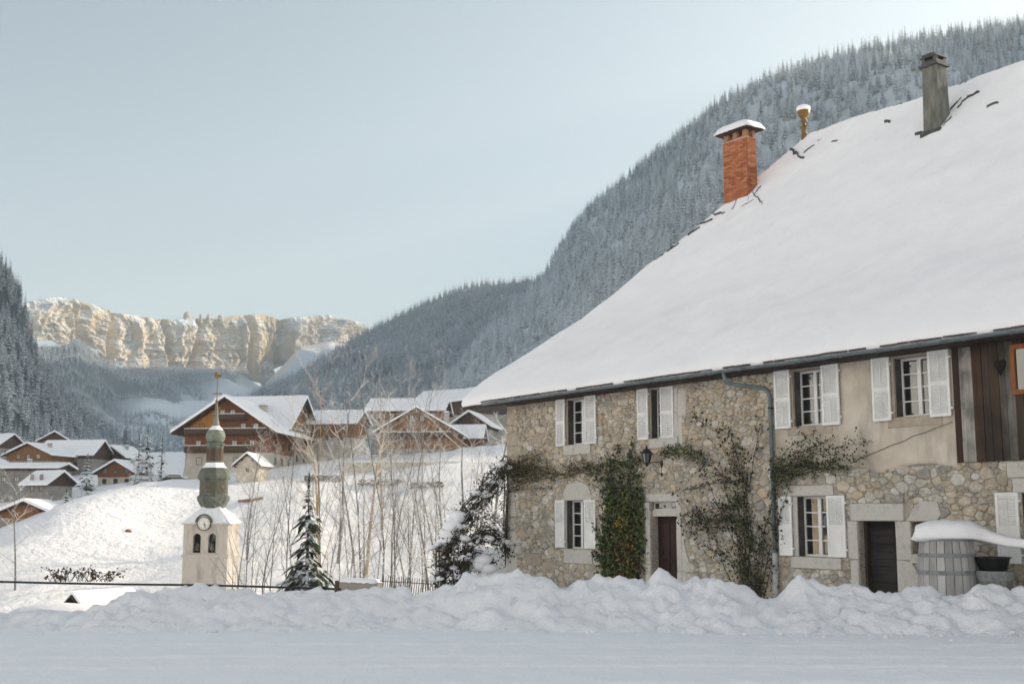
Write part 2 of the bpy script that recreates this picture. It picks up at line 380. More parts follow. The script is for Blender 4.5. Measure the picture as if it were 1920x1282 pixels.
def ground_np(x, y):
    x = np.asarray(x, float); y = np.asarray(y, float); sh = x.shape; x = x.ravel(); y = y.ravel()
    z = np.empty_like(x)
    for i in range(0, len(x), 20000):
        q = np.stack([x[i:i+20000], y[i:i+20000]], 1)/100.0
        r2 = ((q[:, None]-_X[None])**2).sum(-1)
        z[i:i+20000] = _phi(r2)@_w[:_n] + _w[_n] + q@_w[_n+1:]
    rr = np.hypot(x, y); b = np.clip((rr-650)/350, 0, 1); b = b*b*(3-2*b)
    z = z*(1-b) + 40*b
    far = np.clip((y-60)/60, 0, 1)*np.clip((320-y)/100, 0, 1)
    z += far*(0.17*_wav(x, y, 3, 22, 2.2, 6) + 0.35*_wav(x, y, 4, 8, 12, 30))
    z += 0.010*_wav(x, y, 5, 8, .6, 3)*(rr < 80)
    return z.reshape(sh)
def gz(x, y): return float(ground_np([x], [y])[0])
def _axis(segs):
    out = []
    for a, b, st in segs: out += list(np.arange(a, b, st))
    out.append(segs[-1][1]); return np.array(out)
gx = _axis([(-9000,-2000,700),(-2000,-600,100),(-600,-150,12),(-150,-40,1.6),(-40,40,.8),(40,120,4),(120,600,20),(600,2000,140),(2000,9000,700)])
gy = _axis([(-3000,-600,300),(-600,-60,40),(-60,-4,4),(-4,60,.6),(60,135,1.6),(135,240,1.1),(240,420,5),(420,1000,30),(1000,3000,200),(3000,12000,900)])
XX, YY = np.meshgrid(gx, gy); ZZ = ground_np(XX, YY)
# faint tyre ruts of the cleared road in front of the bank
for yr, dp in ((10.6, .02),):
    ZZ -= dp*np.exp(-((YY-yr-0.04*XX)/0.22)**2)*(np.abs(XX) < 40)
nx = len(gx); ny = len(gy)
def grid_faces(nx, ny):
    i = np.arange(nx-1)[None, :] + nx*np.arange(ny-1)[:, None]; i = i.ravel()
    return np.stack([i, i+1, i+1+nx, i+nx], 1).tolist()
ground = mesh_obj('ground', np.stack([XX, YY, ZZ], -1).reshape(-1, 3), grid_faces(nx, ny), M['snow_far'], smooth=True)
tag(ground, 'snow covered ground running from the road down to the valley and over the hill', 'ground', kind='structure')
# near ground keeps a finer snow
ground.data.materials.append(M['snow'])
_c = np.array([p.center[1] for p in ground.data.polygons]); ground.data.polygons.foreach_set('material_index', (_c < 70).astype(np.int32))

# packed snow of the road, with soft tyre ruts and foot scuffs
rx_ = np.arange(-13, 13.01, .07); ry_ = np.arange(7.5, 18.6, .06); RX, RY = np.meshgrid(rx_, ry_)
_ed = np.clip(np.minimum(np.minimum(RX+13, 13-RX), np.minimum(RY-7.5, 18.6-RY))/1.2, 0, 1)
RZ = ground_np(RX, RY) + .004
_q = RY-.03*RX
for _c, _w_, _d in ((12.35, .13, .030), (13.75, .14, .026), (14.75, .12, .020), (16.15, .13, .018), (11.2, .16, .03)):
    _qq_ = _q-_c-.05*np.sin(RX*.5+_c); _tr = np.exp(-(_qq_/_w_)**4); RZ += (-_d*_tr*(1-.35*(np.sin(RX*42+_c)*np.sin(_qq_*60) > .2)) + .014*np.exp(-((np.abs(_qq_)-_w_*1.45)/.06)**2))*_ed
RZ += (.012*_wav(RX, RY, 41, 16, .25, 1.3) + .006*_wav(RX, RY, 42, 14, .1, .25) + .05)*_ed*.9
tag(mesh_obj('road', np.stack([RX, RY, RZ], -1).reshape(-1, 3), grid_faces(len(rx_), len(ry_)), M['snow'], smooth=True), 'snow packed road with soft tyre ruts in front of the bank', 'road', kind='structure')

# ------------------------------------------------------------------ ploughed snow bank in front of the house
CREST = [(-250,1150),(-100,1138),(0,1147),(90,1152),(165,1147),(215,1138),(262,1110),(318,1094),(380,1098),(450,1099),(540,1102),(610,1108),(690,1107),(770,1104),(830,1096),(868,1078),(905,1078),(950,1071),(990,1076),(1015,1080),(1035,1095),(1054,1104),(1072,1090),(1098,1076),(1130,1079),(1170,1084),(1200,1088),(1215,1086),(1232,1069),(1255,1074),(1275,1082),(1300,1077),(1330,1084),(1365,1096),(1400,1106),(1440,1117),(1455,1114),(1475,1092),(1492,1077),(1515,1086),(1555,1087),(1590,1094),(1615,1108),(1650,1103),(1700,1099),(1760,1104),(1800,1100),(1860,1096),(1920,1097),(2100,1080),(2500,1060)]
_cp = np.array(CREST, float)
def bank_y(x): return 20.6 + 0.012*x - 0.018*np.maximum(x, 0)**1.6 + 0.0*x
def worley(x, y, cell, seed):
    """distance to nearest and second point of a jittered grid, and a random number per cell"""
    gx_, gy_ = np.floor(x/cell).astype(int), np.floor(y/cell).astype(int); d1 = np.full(x.shape, 9.0); d2 = d1.copy(); rid = np.zeros(x.shape)
    def hsh(i, j, k): v = np.sin(i*127.1+j*311.7+k*74.7+seed*13.13)*43758.5453; return v-np.floor(v)
    for a in (-1, 0, 1):
        for b in (-1, 0, 1):
            i, j = gx_+a, gy_+b; d = np.hypot((i+hsh(i, j, 1))*cell-x, (j+hsh(i, j, 2))*cell-y)/cell; r = hsh(i, j, 3)
            n = d < d1; d2 = np.where(n, d1, np.minimum(d2, d)); rid = np.where(n, r, rid); d1 = np.where(n, d, d1)
    return d1, d2, rid
bx_ = np.arange(-17, 14.01, 0.055); by_ = np.arange(14.6, 24.4, 0.055)
BX, BY = np.meshgrid(bx_, by_)
_yb = bank_y(BX)
_px = 960 + F*BX/(_yb*math.cos(TILT))                     # column in which this stretch of crest shows
_py = np.interp(_px, _cp[:, 0], _cp[:, 1])
_k = -( _py-641)/F; _c0, _s0 = math.cos(TILT), math.sin(TILT)
_crest = EYE + _yb*(_s0 + _k*_c0)/(_c0 - _k*_s0)
t_ = BY - _yb
front = np.clip(1 + t_/(4.0+0.5*np.sin(BX*.7)+0.4*np.sin(BX*1.9+1)+0.2*np.sin(BX*4.3)), 0, 1); back = np.clip(1 - t_/2.6, 0, 1)
shape = np.where(t_ < 0, front**2.1, np.sqrt(back)*back)
rs = np.random.RandomState(11)
lump = np.zeros_like(BX)
def add_lumps(n, r0, r1, hmul, ylo, yhi):
    for _ in range(n):
        r = r0*(r1/r0)**rs.rand(); cx = rs.uniform(-17, 14); cy_ = bank_y(cx) + rs.uniform(ylo, yhi)
        i0, i1 = np.searchsorted(bx_, (cx-r, cx+r)); j0, j1 = np.searchsorted(by_, (cy_-r, cy_+r))
        if i1 <= i0 or j1 <= j0: continue
        d2 = ((BX[j0:j1, i0:i1]-cx)**2*rs.uniform(.7, 1.3) + (BY[j0:j1, i0:i1]-cy_)**2)/(r*r)
        h = np.where(d2 < 1, np.sqrt(np.maximum(1-d2, 0)), 0)*r*hmul
        lump[j0:j1, i0:i1] = np.maximum(lump[j0:j1, i0:i1], h)
add_lumps(420, .12, .45, .40, -2.2, .5); add_lumps(1600, .05, .2, .6, -2.6, .25)
rel = np.clip((_crest+.25), .15, 2)
lump *= np.clip(front*1.6, 0, 1)
near_crest = np.exp(-(t_/.35)**2)
BZ = (_crest+.3)*shape - .3 + lump*(1-.15*near_crest)-.045*near_crest + .05*_wav(BX, BY, 21, 14, .35, 1.6)*np.clip(front*2, 0, 1)*(1-.5*near_crest) + .030*_wav(BX, BY, 22, 16, .15, .45)*np.clip(front*2, 0, 1)
_wx = BX+.08*_wav(BX, BY, 31, 8, .3, .9); _wy = BY+.08*_wav(BX, BY, 32, 8, .3, .9)
_blk = np.clip((front-.25)*2.2, 0, 1)
for _cell, _amp, _sd in ((.55, .13, 1), (.26, .075, 2), (.13, .032, 3)):       # plough-cut blocks
    _d1, _d2, _id = worley(_wx, _wy, _cell, _sd); _e = np.clip((_d2-_d1)*3.2, 0, 1); BZ += _amp*_blk*((_id-.5)*_e - .30*(1-_e)*_e*4*.25 - .22*(1-_e))
BZ -= 0.10*np.clip(1-front*8, 0, 1)
bank = mesh_obj('snowbank', np.stack([BX, BY, BZ], -1).reshape(-1, 3), grid_faces(len(bx_), len(by_)), M['snow_bank'], smooth=True)
tag(bank, 'lumpy bank of ploughed snow along the road in front of the stone house', 'snowbank', kind='structure')

# ------------------------------------------------------------------ mountains
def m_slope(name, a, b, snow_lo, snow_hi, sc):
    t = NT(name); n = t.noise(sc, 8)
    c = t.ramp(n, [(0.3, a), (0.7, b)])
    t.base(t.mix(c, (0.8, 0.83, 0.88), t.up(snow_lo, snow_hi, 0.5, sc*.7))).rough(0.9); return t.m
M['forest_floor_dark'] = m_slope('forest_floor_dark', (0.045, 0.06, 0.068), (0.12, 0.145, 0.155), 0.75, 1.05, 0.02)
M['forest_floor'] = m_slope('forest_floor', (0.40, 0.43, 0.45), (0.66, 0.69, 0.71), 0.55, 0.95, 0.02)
def _cliff():
    t = NT('cliff_rock'); a = t.noise(0.012, 9, (1, 1, 0.35)); b = t.noise(0.01, 6, (0.25, 0.25, 3.5)); d = t.noise(0.05, 6, (1, 1, 0.25))
    c = t.ramp(a, [(0.28, (0.31, 0.22, 0.125)), (0.5, (0.56, 0.44, 0.275)), (0.7, (0.70, 0.61, 0.45))])
    c = t.mix(c, (0.20, 0.165, 0.125), t.math('MULTIPLY', t.ramp(b, [(0.5, (0, 0, 0)), (0.68, (1, 1, 1))]), 0.55))
    c = t.mix(c, (0.10, 0.11, 0.10), t.math('MULTIPLY', t.ramp(d, [(0.55, (0, 0, 0)), (0.7, (1, 1, 1))]), 0.7))
    t.base(t.mix(c, (0.80, 0.82, 0.86), t.up(0.48, 0.72, 0.6, 0.02))).rough(0.9).bump(d, 0.8, 18.0); return t.m
M['cliff'] = _cliff()

def fbm(x, y, z, o=5): return mn.fractal(Vector((x, y, z)), 1.0, 2.1, o)
def pyz(z, d):
    k = (z-EYE)/d; c, s_ = math.cos(TILT), math.sin(TILT); return 641-F*(k*c-s_)/(c+k*s_)
class Mountain:
    """a massif between a foot line and a crest line, with a far side behind the crest"""
    def __init__(s, name, crest, foot, nu, nv, amp, lam, mat, label, back=(900, -0.5), vexp=1.0, seed=0.0, drop=0.0, nb=6):
        cp = np.array(crest, float); fp = np.array(foot, float)
        s.u = np.linspace(cp[0, 0], cp[-1, 0], nu); V = []
        for iu, px in enumerate(s.u):
            c = at(px, np.interp(px, cp[:, 0], cp[:, 1]), np.interp(px, cp[:, 0], cp[:, 2])); c.z -= drop
            fy = np.interp(px, fp[:, 0], fp[:, 1]); fo = Vector((at(px, 966, fy).x, fy, np.interp(px, fp[:, 0], fp[:, 2])))
            rowp = []
            for iv in range(nv+nb+1):
                v = iv/nv
                if v <= 1:
                    p = fo.lerp(c, v); p.z = fo.z + (c.z-fo.z)*v**vexp
                    g = min(1, v*3)*min(1, (1-v)*4+0.06)
                else:
                    k = (v-1)*nv/nb; d = (c-fo); d.z = 0; d.normalize()
                    p = c + d*back[0]*k; p.z = c.z + back[0]*back[1]*k; g = .1
                q = p/lam
                n = fbm(q.x+seed, q.y, q.z*.6, 6)
                rg = (abs(mn.noise(Vector((q.x*1.7+seed, q.y*1.7, q.z*.5+3))))-.25)
                p = p + Vector((0.35*amp*fbm(q.x, q.y+9, q.z+seed, 4), 0, amp*(n*.8+rg*1.1)))*g
                rowp.append(p)
            V.append(rowp)
        s.V = V; s.nv = nv; s.nu = nu
        rows = nv+nb+1
        verts = [V[i][j] for j in range(rows) for i in range(nu)]
        s.o = tag(mesh_obj(name, verts, grid_faces(nu, rows), mat, smooth=True), label, 'mountain', kind='structure')
    def point(s, a, b):
        """a along 0..1, b up 0..1"""
        x = a*(s.nu-1); y = b*s.nv; i = min(int(x), s.nu-2); j = min(int(y), s.nv-1); fx = x-i; fy = y-j
        return (s.V[i][j]*(1-fx)+s.V[i+1][j]*fx)*(1-fy) + (s.V[i][j+1]*(1-fx)+s.V[i+1][j+1]*fx)*fy
    def scatter(s, spacing, keep, rng, b0=0.0, b1=1.03):
        """tree points with even spacing over the slope"""
        pts = []
        for i in range(s.nu-1):
            for j in range(int(b0*s.nv), min(int(b1*s.nv), s.nv+1)):
                p0, p1, p2, p3 = s.V[i][j], s.V[i+1][j], s.V[i+1][j+1], s.V[i][j+1]
                ar = abs((p1-p0).x*(p3-p0).y - (p1-p0).y*(p3-p0).x)
                n = ar/(spacing*spacing); n = int(n) + (rng.random() < n-int(n))
                for _ in range(n):
                    a, b = rng.random(), rng.random()
                    p = (p0*(1-a)+p1*a)*(1-b) + (p3*(1-a)+p2*a)*b
                    if keep(p, i/(s.nu-1), j/s.nv): pts.append(p)
        return pts

big = Mountain('forested_mountain',
    [(760,760,900),(800,735,1050),(850,690,1250),(900,640,1400),(960,582,1550),(1015,522,1650),(1035,480,1680),(1080,412,1700),(1120,372,1690),(1200,312,1650),(1280,245,1600),(1350,182,1550),(1400,160,1530),(1480,115,1480),(1560,95,1450),(1640,76,1420),(1720,62,1400),(1800,50,1390),(1920,36,1400),(2100,pyz(560,1250),1250),(2350,pyz(500,1050),1050),(2650,pyz(440,880),880),(3000,pyz(480,750),750),(3250,pyz(420,690),690),(3380,pyz(300,660),660),(3500,pyz(190,640),640),(3900,pyz(90,600),600)],  # crest right of the view is shaped to shade the left village
    [(760,620,25),(1000,520,22),(1300,480,20),(1920,480,20),(2400,430,15),(3000,330,10),(3900,300,10)], 150, 60, 55, 260, M['forest_floor'],
    'steep mountainside covered with frosted spruce forest behind the stone house', back=(700, -.55), seed=2.0, drop=10)
ridge = Mountain('forested_ridge',
    [(380,800,2100),(440,760,2200),(500,722,2300),(560,692,2350),(620,657,2400),(690,617,2450),(760,580,2500),(830,548,2550),(880,528,2580),(940,524,2600),(1000,520,2600),(1100,470,2600),(1250,420,2600)],
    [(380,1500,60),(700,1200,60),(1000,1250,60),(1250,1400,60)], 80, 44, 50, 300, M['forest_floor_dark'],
    'lower forested ridge closing the valley below the sunlit cliffs', back=(500, -.2), seed=5.0, drop=10)
left = Mountain('forested_shoulder',
    [(-700,330,900),(-300,380,900),(-60,420,900),(0,474,900),(22,500,905),(40,540,910),(52,585,915),(62,625,920),(85,672,930),(110,712,940),(140,745,950),(180,775,965),(230,800,985),(280,822,1000),(340,848,1020),(420,880,1040)],
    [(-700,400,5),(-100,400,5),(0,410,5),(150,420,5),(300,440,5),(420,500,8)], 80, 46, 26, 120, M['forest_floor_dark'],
    'dark forested mountain shoulder rising at the left behind the village', back=(500, -.6), vexp=1.35, seed=9.0, drop=8)

far = Mountain('shade_massif', [(px, pyz(z, d), d) for px, z, d in ((1120, 960, 5700), (1180, 1120, 5400), (1240, 1290, 5034), (1400, 1310, 4500), (1620, 1350, 3950), (1800, 1300, 3600))],  # unseen massif added to cast shade on the slope below the cliffs
    [(1120, 4300, 80), (1800, 2900, 80)], 40, 20, 60, 500, M['forest_floor'], 'unseen massif added behind the mountainside to shade the foot of the cliffs', back=(1200, -.5), seed=21.0)

# unseen sunlit snow slope, added to bounce light onto house and road
def _bounce_snow():
    t = NT('bounce_slope_snow'); n = t.noise(0.006, 7); m = t.noise(0.05, 4)
    f = t.math('MULTIPLY', t.ramp(n, [(0.56, (0, 0, 0)), (0.62, (1, 1, 1))]), t.ramp(m, [(0.3, (0.3, 0.3, 0.3)), (0.6, (1, 1, 1))]))
    t.base(t.mix((0.90, 0.91, 0.92), (0.10, 0.12, 0.11), f)).rough(0.8); return t.m
M['bounce_snow'] = _bounce_snow()
_v = []; _na, _nr = 90, 34
for j in range(_nr+8):
    for i in range(_na):
        a = R(146 + 170*i/(_na-1)); v = j/_nr
        fade = min(1, i/8, (_na-1-i)/10)
        if v <= 1: r = 230+900*v; z = -6+(560*fade+10)*v**1.15
        else: r = 1130+1400*(v-1); z = (560*fade+4)*(1-(v-1)*2)
        x, y = r*math.cos(a), r*math.sin(a)
        z += (70*fbm(x/330, y/330, 3.3, 5))*min(1, v*2)*fade
        _v.append((x, y, z))
tag(mesh_obj('bounce_slope', _v, grid_faces(_na, _nr+8), M['bounce_snow'], smooth=True), 'unseen sunlit snow slope added to bounce light onto the house and road', 'mountain', kind='structure')

def clod_z(x, y):
    i = min(max(int((x-bx_[0])/.055), 0), len(bx_)-1); j = min(max(int((y-by_[0])/.055), 0), len(by_)-1); return max(float(BZ[j, i]), 0.0)
# clods of snow thrown out on the road in front of the bank
mb = MB(); g_ = random.Random(51)
for k in range(420):
    x = g_.uniform(-10, 9); y = bank_y(x)-2.0-abs(g_.gauss(0, .9)); r = .012+.05*g_.random()**4; z = gz(x, y) if k < 0 else 0.0
    vs_ = []; 
    for j in range(4):
        for i in range(6):
            a = 6.283*i/6+j*.4; t = j/3; rr = r*math.sin(math.pi*(.12+.76*t))*g_.uniform(.75, 1.2); vs_.append((x+rr*math.cos(a), y+rr*math.sin(a), -.01+r*1.3*t+clod_z(x, y)))
    mb.add(vs_, [(j*6+i, j*6+(i+1) % 6, j*6+6+(i+1) % 6, j*6+6+i) for j in range(3) for i in range(6)]+[(18, 19, 20, 21, 22, 23)])
tag(mb.build('snow_clods', M['snow_bank'], None, True), 'small clods of snow scattered along the foot of the snowbank', 'snow', kind='stuff')
# sunlit limestone cliffs at the head of the valley
CT = np.array([(20,575),(55,566),(80,561),(100,559),(130,562),(150,567),(185,579),(215,589),(280,598),(330,602),(360,597),(400,598),(430,593),(480,590),(505,594),(520,600),(560,595),(600,592),(640,598),(668,606),(690,620),(740,650)], float)
CB = np.array([(20,640),(80,640),(110,655),(150,640),(190,680),(230,692),(330,692),(420,694),(455,705),(490,730),(530,690),(560,655),(620,642),(690,652),(740,690)], float)
nu_, nv_ = 420, 110
cv = []
cn = Vector((0.84, -0.54, 0))
for j in range(nv_+14):
    for i in range(nu_):
        px = 20 + 720*i/(nu_-1); D = np.interp(px, [20, 740], [3750, 5250])
        top = at(px, np.interp(px, CT[:, 0], CT[:, 1])+3.0*mn.noise(Vector((px/14, 5, 2)))+2.0*mn.noise(Vector((px/5, 1, 7))), D); bot = at(px, np.interp(px, CB[:, 0], CB[:, 1]), D-70)
        v = min(j/nv_, 1.0)
        along = i/(nu_-1)*1750; zz = v*210
        wx = along + 40*mn.noise(Vector((along/90, zz/70, 1.1)))
        butt = 1-abs(mn.noise(Vector((wx/210, zz/900, 4.2))))*2
        rid = mn.ridged_multi_fractal(Vector((wx/95, zz/260, 6.6)), .9, 2.1, 6, 1.0, 2.0)-1.2
        fine = mn.ridged_multi_fractal(Vector((wx/30, zz/48, 2.5)), .8, 2.2, 5, 1.0, 2.0)-1.2
        zb_ = zz + 9*mn.noise(Vector((along/120, zz/60, 7)))
        fr_ = (zb_/26) % 1.0; ledge = (-9*fr_ - 4*((zb_/9.5) % 1.0))*max(0, .35+1.3*mn.noise(Vector((along/75, zz/55, 12))))          # beds step back towards the top
        gul = sum(d_*math.exp(-((px-g_-(1-v)*s_)/w_)**2) for g_, s_, w_, d_ in ((205, -14, 7, 70), (372, -26, 9, 130), (455, 10, 6, 80), (300, 5, 4, 40), (130, 8, 4, 40), (520, 10, 8, 60)))
        prof = 0
        off = 38*butt + 27*rid + 8*fine + ledge - gul
        edge = min(1, (1-v)*5+.25)
        p = bot.lerp(top, v) + cn*(off*edge + 20)
        if j > nv_:
            k = (j-nv_)/14; p = p - cn*(600*k) + Vector((0, 0, 40*k*mn.noise(Vector((along/150, k*3, 1)))-30*k))
        cv.append(p)
cliff = mesh_obj('cliffs', cv, grid_faces(nu_, nv_+14), M['cliff'], smooth=False)
tag(cliff, 'row of sunlit ochre limestone cliffs with snowy ledges at the head of the valley', 'cliff', kind='structure')
# little rock towers on the rim
for px, py, h, w in ((350,598,34,40),(376,597,24,18),(390,597,24,20),(413,595,16,34)):
    D = np.interp(px, [20, 740], [3750, 5250])-10; p = at(px, py+4, D); mb = MB(); pr = []
    for k in range(7):
        r = w*.5*(1-.5*(k/6)**1.5)*rnd.uniform(.75, 1.15); pr.append((max(r, 3), -12+(h+12)*k/6))
    mb.lathe(pr, 7, rot=rnd.random())
    o = mb.build('rock_tower', M['cliff']); o.location = p
    tag(o, 'dark rock pinnacle standing on the rim of the sunlit cliffs', 'rock', 'pinnacles on the cliff rim')
def _apron():
    t = NT('slope_floor'); x = t.N('ShaderNodeSeparateXYZ'); t.l.new(t.coord(), x.inputs[0]); n = t.noise(.02, 6)
    h = t.N('ShaderNodeMapRange'); h.inputs[1].default_value = -1020; h.inputs[2].default_value = -900; t.l.new(t.math('ADD', x.outputs[0], t.math('MULTIPLY', t.noise(.006, 4), 120)), h.inputs[0])
    c = t.mix(t.ramp(n, [(0.3, (0.045, 0.06, 0.068)), (0.7, (0.12, 0.145, 0.155))]), (0.86, 0.88, 0.9), h.outputs[0])
    t.base(c).rough(.9); return t.m
M['slope_floor'] = _apron()
slope = Mountain('cliff_foot_slope',
    [(-60,700,3500),(20,660,3560),(80,650,3650),(110,650,3700),(150,636,3760),(190,672,3900),(230,690,4000),(330,691,4250),(420,692,4450),(455,702,4530),(490,726,4600),(530,686,4700),(560,650,4780),(620,637,4880),(690,648,5050),(740,690,5150)],
    [(-60,2000,60),(150,2000,60),(400,2000,60),(740,2200,60)], 90, 44, 90, 420, M['slope_floor'],
    'shaded forest slope below the limestone cliffs', back=(300, -.3), seed=12.0, vexp=1.2)

# ------------------------------------------------------------------ spruces
def conifer(h, r, whorls, per, rng, droop=0.35, seg=2, width=0.5, gap=0.0, ragged=0.25):
    """crown of drooping branches; every branch is a small roof-shaped spray"""
    mb = MB()
    for w in range(whorls):
        t = (w+rng.uniform(0, .6))/whorls; z = h*(0.06+0.92*t)
        rr = r*(1-t)**0.85*rng.uniform(1-ragged, 1+ragged*.4)+r*.05
        n = max(4, int(per*(1-.45*t)))
        for k in range(n):
            if rng.random() < gap: continue
            a = 2*math.pi*(k+rng.uniform(-.35, .35))/n + w*1.3; L = rr*rng.uniform(.72, 1.15)
            d = Vector((math.cos(a), math.sin(a), 0)); sd_ = Vector((-d.y, d.x, 0)); wd = L*width*rng.uniform(.7, 1.1)
            ctr = []; ls = []; rs_ = []
            for q in range(seg+1):
                u = q/seg; zz = z + L*(.10*u - droop*u*u*rng.uniform(.8, 1.2))
                ww = wd*(0.35+1.0*u-1.25*u*u*u) if q < seg else 0.0
                c = d*(L*u) + Vector((0, 0, zz)); ctr.append(c)
                ls.append(c + sd_*ww - Vector((0, 0, ww*.55))); rs_.append(c - sd_*ww - Vector((0, 0, ww*.55)))
            vs_ = ctr + ls + rs_; m = seg+1; fs_ = []
            for q in range(seg):
                if q < seg-1: fs_ += [(q, q+1, m+q+1, m+q), (q, 2*m+q, 2*m+q+1, q+1)]
                else: fs_ += [(q, q+1, m+q), (q, 2*m+q, q+1)]
            mb.add(vs_, fs_)
    mb.tube([(0, 0, h*.9), (0, 0, h*1.0)], [r*.05, .004*h], 4)
    return mb
def trunk_mb(h, r):
    return MB().tube([(0, 0, -0.3), (0, 0, h*.3), (rnd.uniform(-.1, .1)*r, 0, h*.95)], [r, r*.75, r*.12], 6)
rr_ = random.Random(3)
near_pts = []
protos = []
def keep_big(p, a, b):
    return mn.noise(p/140+Vector((3, 1, 0))) > -0.8
TREES = big.scatter(7.2, keep_big, rr_)
# the spruces that show largest above the chalets are trees of their own
def pix(p):
    c, s = math.cos(TILT), math.sin(TILT); z = p.z-EYE; d = p.y*c+z*s; return 960+F*p.x/d, 641-F*(-p.y*s+z*c)/d
vis = []
rest = []
for p in TREES:
    x, y = pix(p)
    if p.y > 40 and 760 < x < 985 and y > 640 and y < 790+0*x: vis.append((p.y, p))
    else: rest.append(p)
vis.sort(key=lambda q: q[0]); NEARN = 70
rest += [p for _, p in vis[NEARN:]]
for k in range(3):
    root = empty('frosted_spruce', vis[k][1], 0, 'tall frosted spruce at the foot of the big forested mountainside', 'spruce', 'spruces at the foot of the mountainside'); root.scale = (.6, .6, .6)
    g = random.Random(40+k)
    h = 25.0
    conifer(h, 4.3, 17, 9, g, .6, 2, .5, .05).build('crown', M['spruce_far'], root)
    trunk_mb(h, .35).build('trunk', M['trunk'], root)
    protos.append(root)
for k, (_, p) in enumerate(vis[3:NEARN]):
    c = copy_tree(protos[k % 3]); c.location = p; s = rr_.uniform(.5, .95); c.scale = (s, s, s*rr_.uniform(.9, 1.15)); c.rotation_euler.z = rr_.uniform(0, 6.28)
CROWNS = [[c for c in p.children if c.name.startswith('crown')][0] for p in protos]
# darker, less frosted spruces on the left and far slopes
DARK_SPRUCES = []
_lp = [q for q in left.scatter(8.5, lambda p, a, b: True, rr_, .0, .35) if 20 < pix(q)[0] < 230]
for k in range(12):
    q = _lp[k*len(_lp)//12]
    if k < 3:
        root = empty('dark_spruce', q, 0, 'dark spruce at the lower edge of the forest behind the village', 'spruce', 'spruces at the forest edge behind the village')
        g = random.Random(70+k); conifer(25.0, 4.3, 17, 9, g, .6, 2, .5, .05).build('crown', M['spruce_dark'], root); trunk_mb(25.0, .35).build('trunk', M['trunk'], root); DARK_SPRUCES.append(root); root.scale = (.5, .5, .5)
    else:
        c = copy_tree(DARK_SPRUCES[k % 3]); c.location = q; c.rotation_euler.z = rr_.uniform(0, 6.28)
DARK_CROWNS = [[c for c in p.children if c.name.startswith('crown')][0] for p in DARK_SPRUCES]

def forest(name, pts, smin, smax, label, rng, crowns=CROWNS):
    me = bpy.data.meshes.new(name); me.from_pydata([tuple(p) for p in pts], [], [])
    a = me.attributes.new('size', 'FLOAT', 'POINT'); a.data.foreach_set('value', [rng.uniform(smin, smax) for _ in pts])
    r = me.attributes.new('turn', 'FLOAT', 'POINT'); r.data.foreach_set('value', [rng.uniform(0, 6.28) for _ in pts])
    w = me.attributes.new('pick', 'INT', 'POINT'); w.data.foreach_set('value', [rng.randrange(3) for _ in pts])
    o = link(bpy.data.objects.new(name, me)); tag(o, label, 'forest', kind='stuff')
    ng = bpy.data.node_groups.new(name, 'GeometryNodeTree')
    ng.interface.new_socket('Geometry', in_out='INPUT', socket_type='NodeSocketGeometry'); ng.interface.new_socket('Geometry', in_out='OUTPUT', socket_type='NodeSocketGeometry')
    N = ng.nodes.new; gi = N('NodeGroupInput'); go = N('NodeGroupOutput'); ip = N('GeometryNodeInstanceOnPoints'); gti = N('GeometryNodeGeometryToInstance')
    for c in crowns:
        oi = N('GeometryNodeObjectInfo'); oi.inputs['Object'].default_value = c; oi.inputs['As Instance'].default_value = True
        oi.transform_space = 'ORIGINAL'
        ng.links.new(oi.outputs['Geometry'], gti.inputs[0])
    def named(nm, ty):
        n = N('GeometryNodeInputNamedAttribute'); n.data_type = ty; n.inputs['Name'].default_value = nm; return n.outputs['Attribute']
    cx = N('ShaderNodeCombineXYZ'); ng.links.new(named('turn', 'FLOAT'), cx.inputs[2])
    ng.links.new(gi.outputs[0], ip.inputs['Points']); ng.links.new(gti.outputs[0], ip.inputs['Instance'])
    ip.inputs['Pick Instance'].default_value = True
    ng.links.new(named('pick', 'INT'), ip.inputs['Instance Index']); ng.links.new(cx.outputs[0], ip.inputs['Rotation']); ng.links.new(named('size', 'FLOAT'), ip.inputs['Scale'])
    ng.links.new(ip.outputs[0], go.inputs[0])
    md = o.modifiers.new('trees', 'NODES'); md.node_group = ng
    return o
forest('mountain_forest', rest, .45, .95, 'dense frosted spruce forest on the mountainside behind the stone house', rr_)
forest('ridge_forest', ridge.scatter(9.5, lambda p, a, b: mn.noise(p/200) > -.7, rr_), .5, .95, 'blue shaded spruce forest on the lower ridge beside the cliffs', rr_, DARK_CROWNS)
forest('shoulder_forest', left.scatter(6.0, lambda p, a, b: mn.noise(p/60+Vector((7, 0, 0))) > -.3 and p.x < 0, rr_), .32, .7, 'dark spruce forest with snow patches on the shoulder behind the village', rr_, DARK_CROWNS)
forest('cliff_forest', slope.scatter(13, lambda p, a, b: mn.noise(p/260+Vector((2, 5, 0))) > -.45 and (p.x < -1000+120*mn.noise(p/150) or b < .55), rr_), .55, .95, 'shaded spruce forest at the foot of the limestone cliffs', rr_, DARK_CROWNS)
rim = []
for k in range(420):
    px = rr_.uniform(50, 690); D = np.interp(px, [20, 740], [3750, 5250]); p = at(px, np.interp(px, CT[:, 0], CT[:, 1]), D) + cn*rr_.uniform(-60, 10)
    if mn.noise(Vector((px/25, 3, 1))) > -.1: p.z -= 8; rim.append(p)
forest('rim_forest', rim, .5, .9, 'thin line of spruces along the rim of the cliffs', rr_)
# ------------------------------------------------------------------ the stone house
house = empty('stone_house', W0, HROT, 'long old rubble stone farmhouse with white shutters under a steep snowy hipped roof', 'house')
HB, HT, SR, SL, DEP = -0.6, 5.15, 28.0, -0.25, 16.0
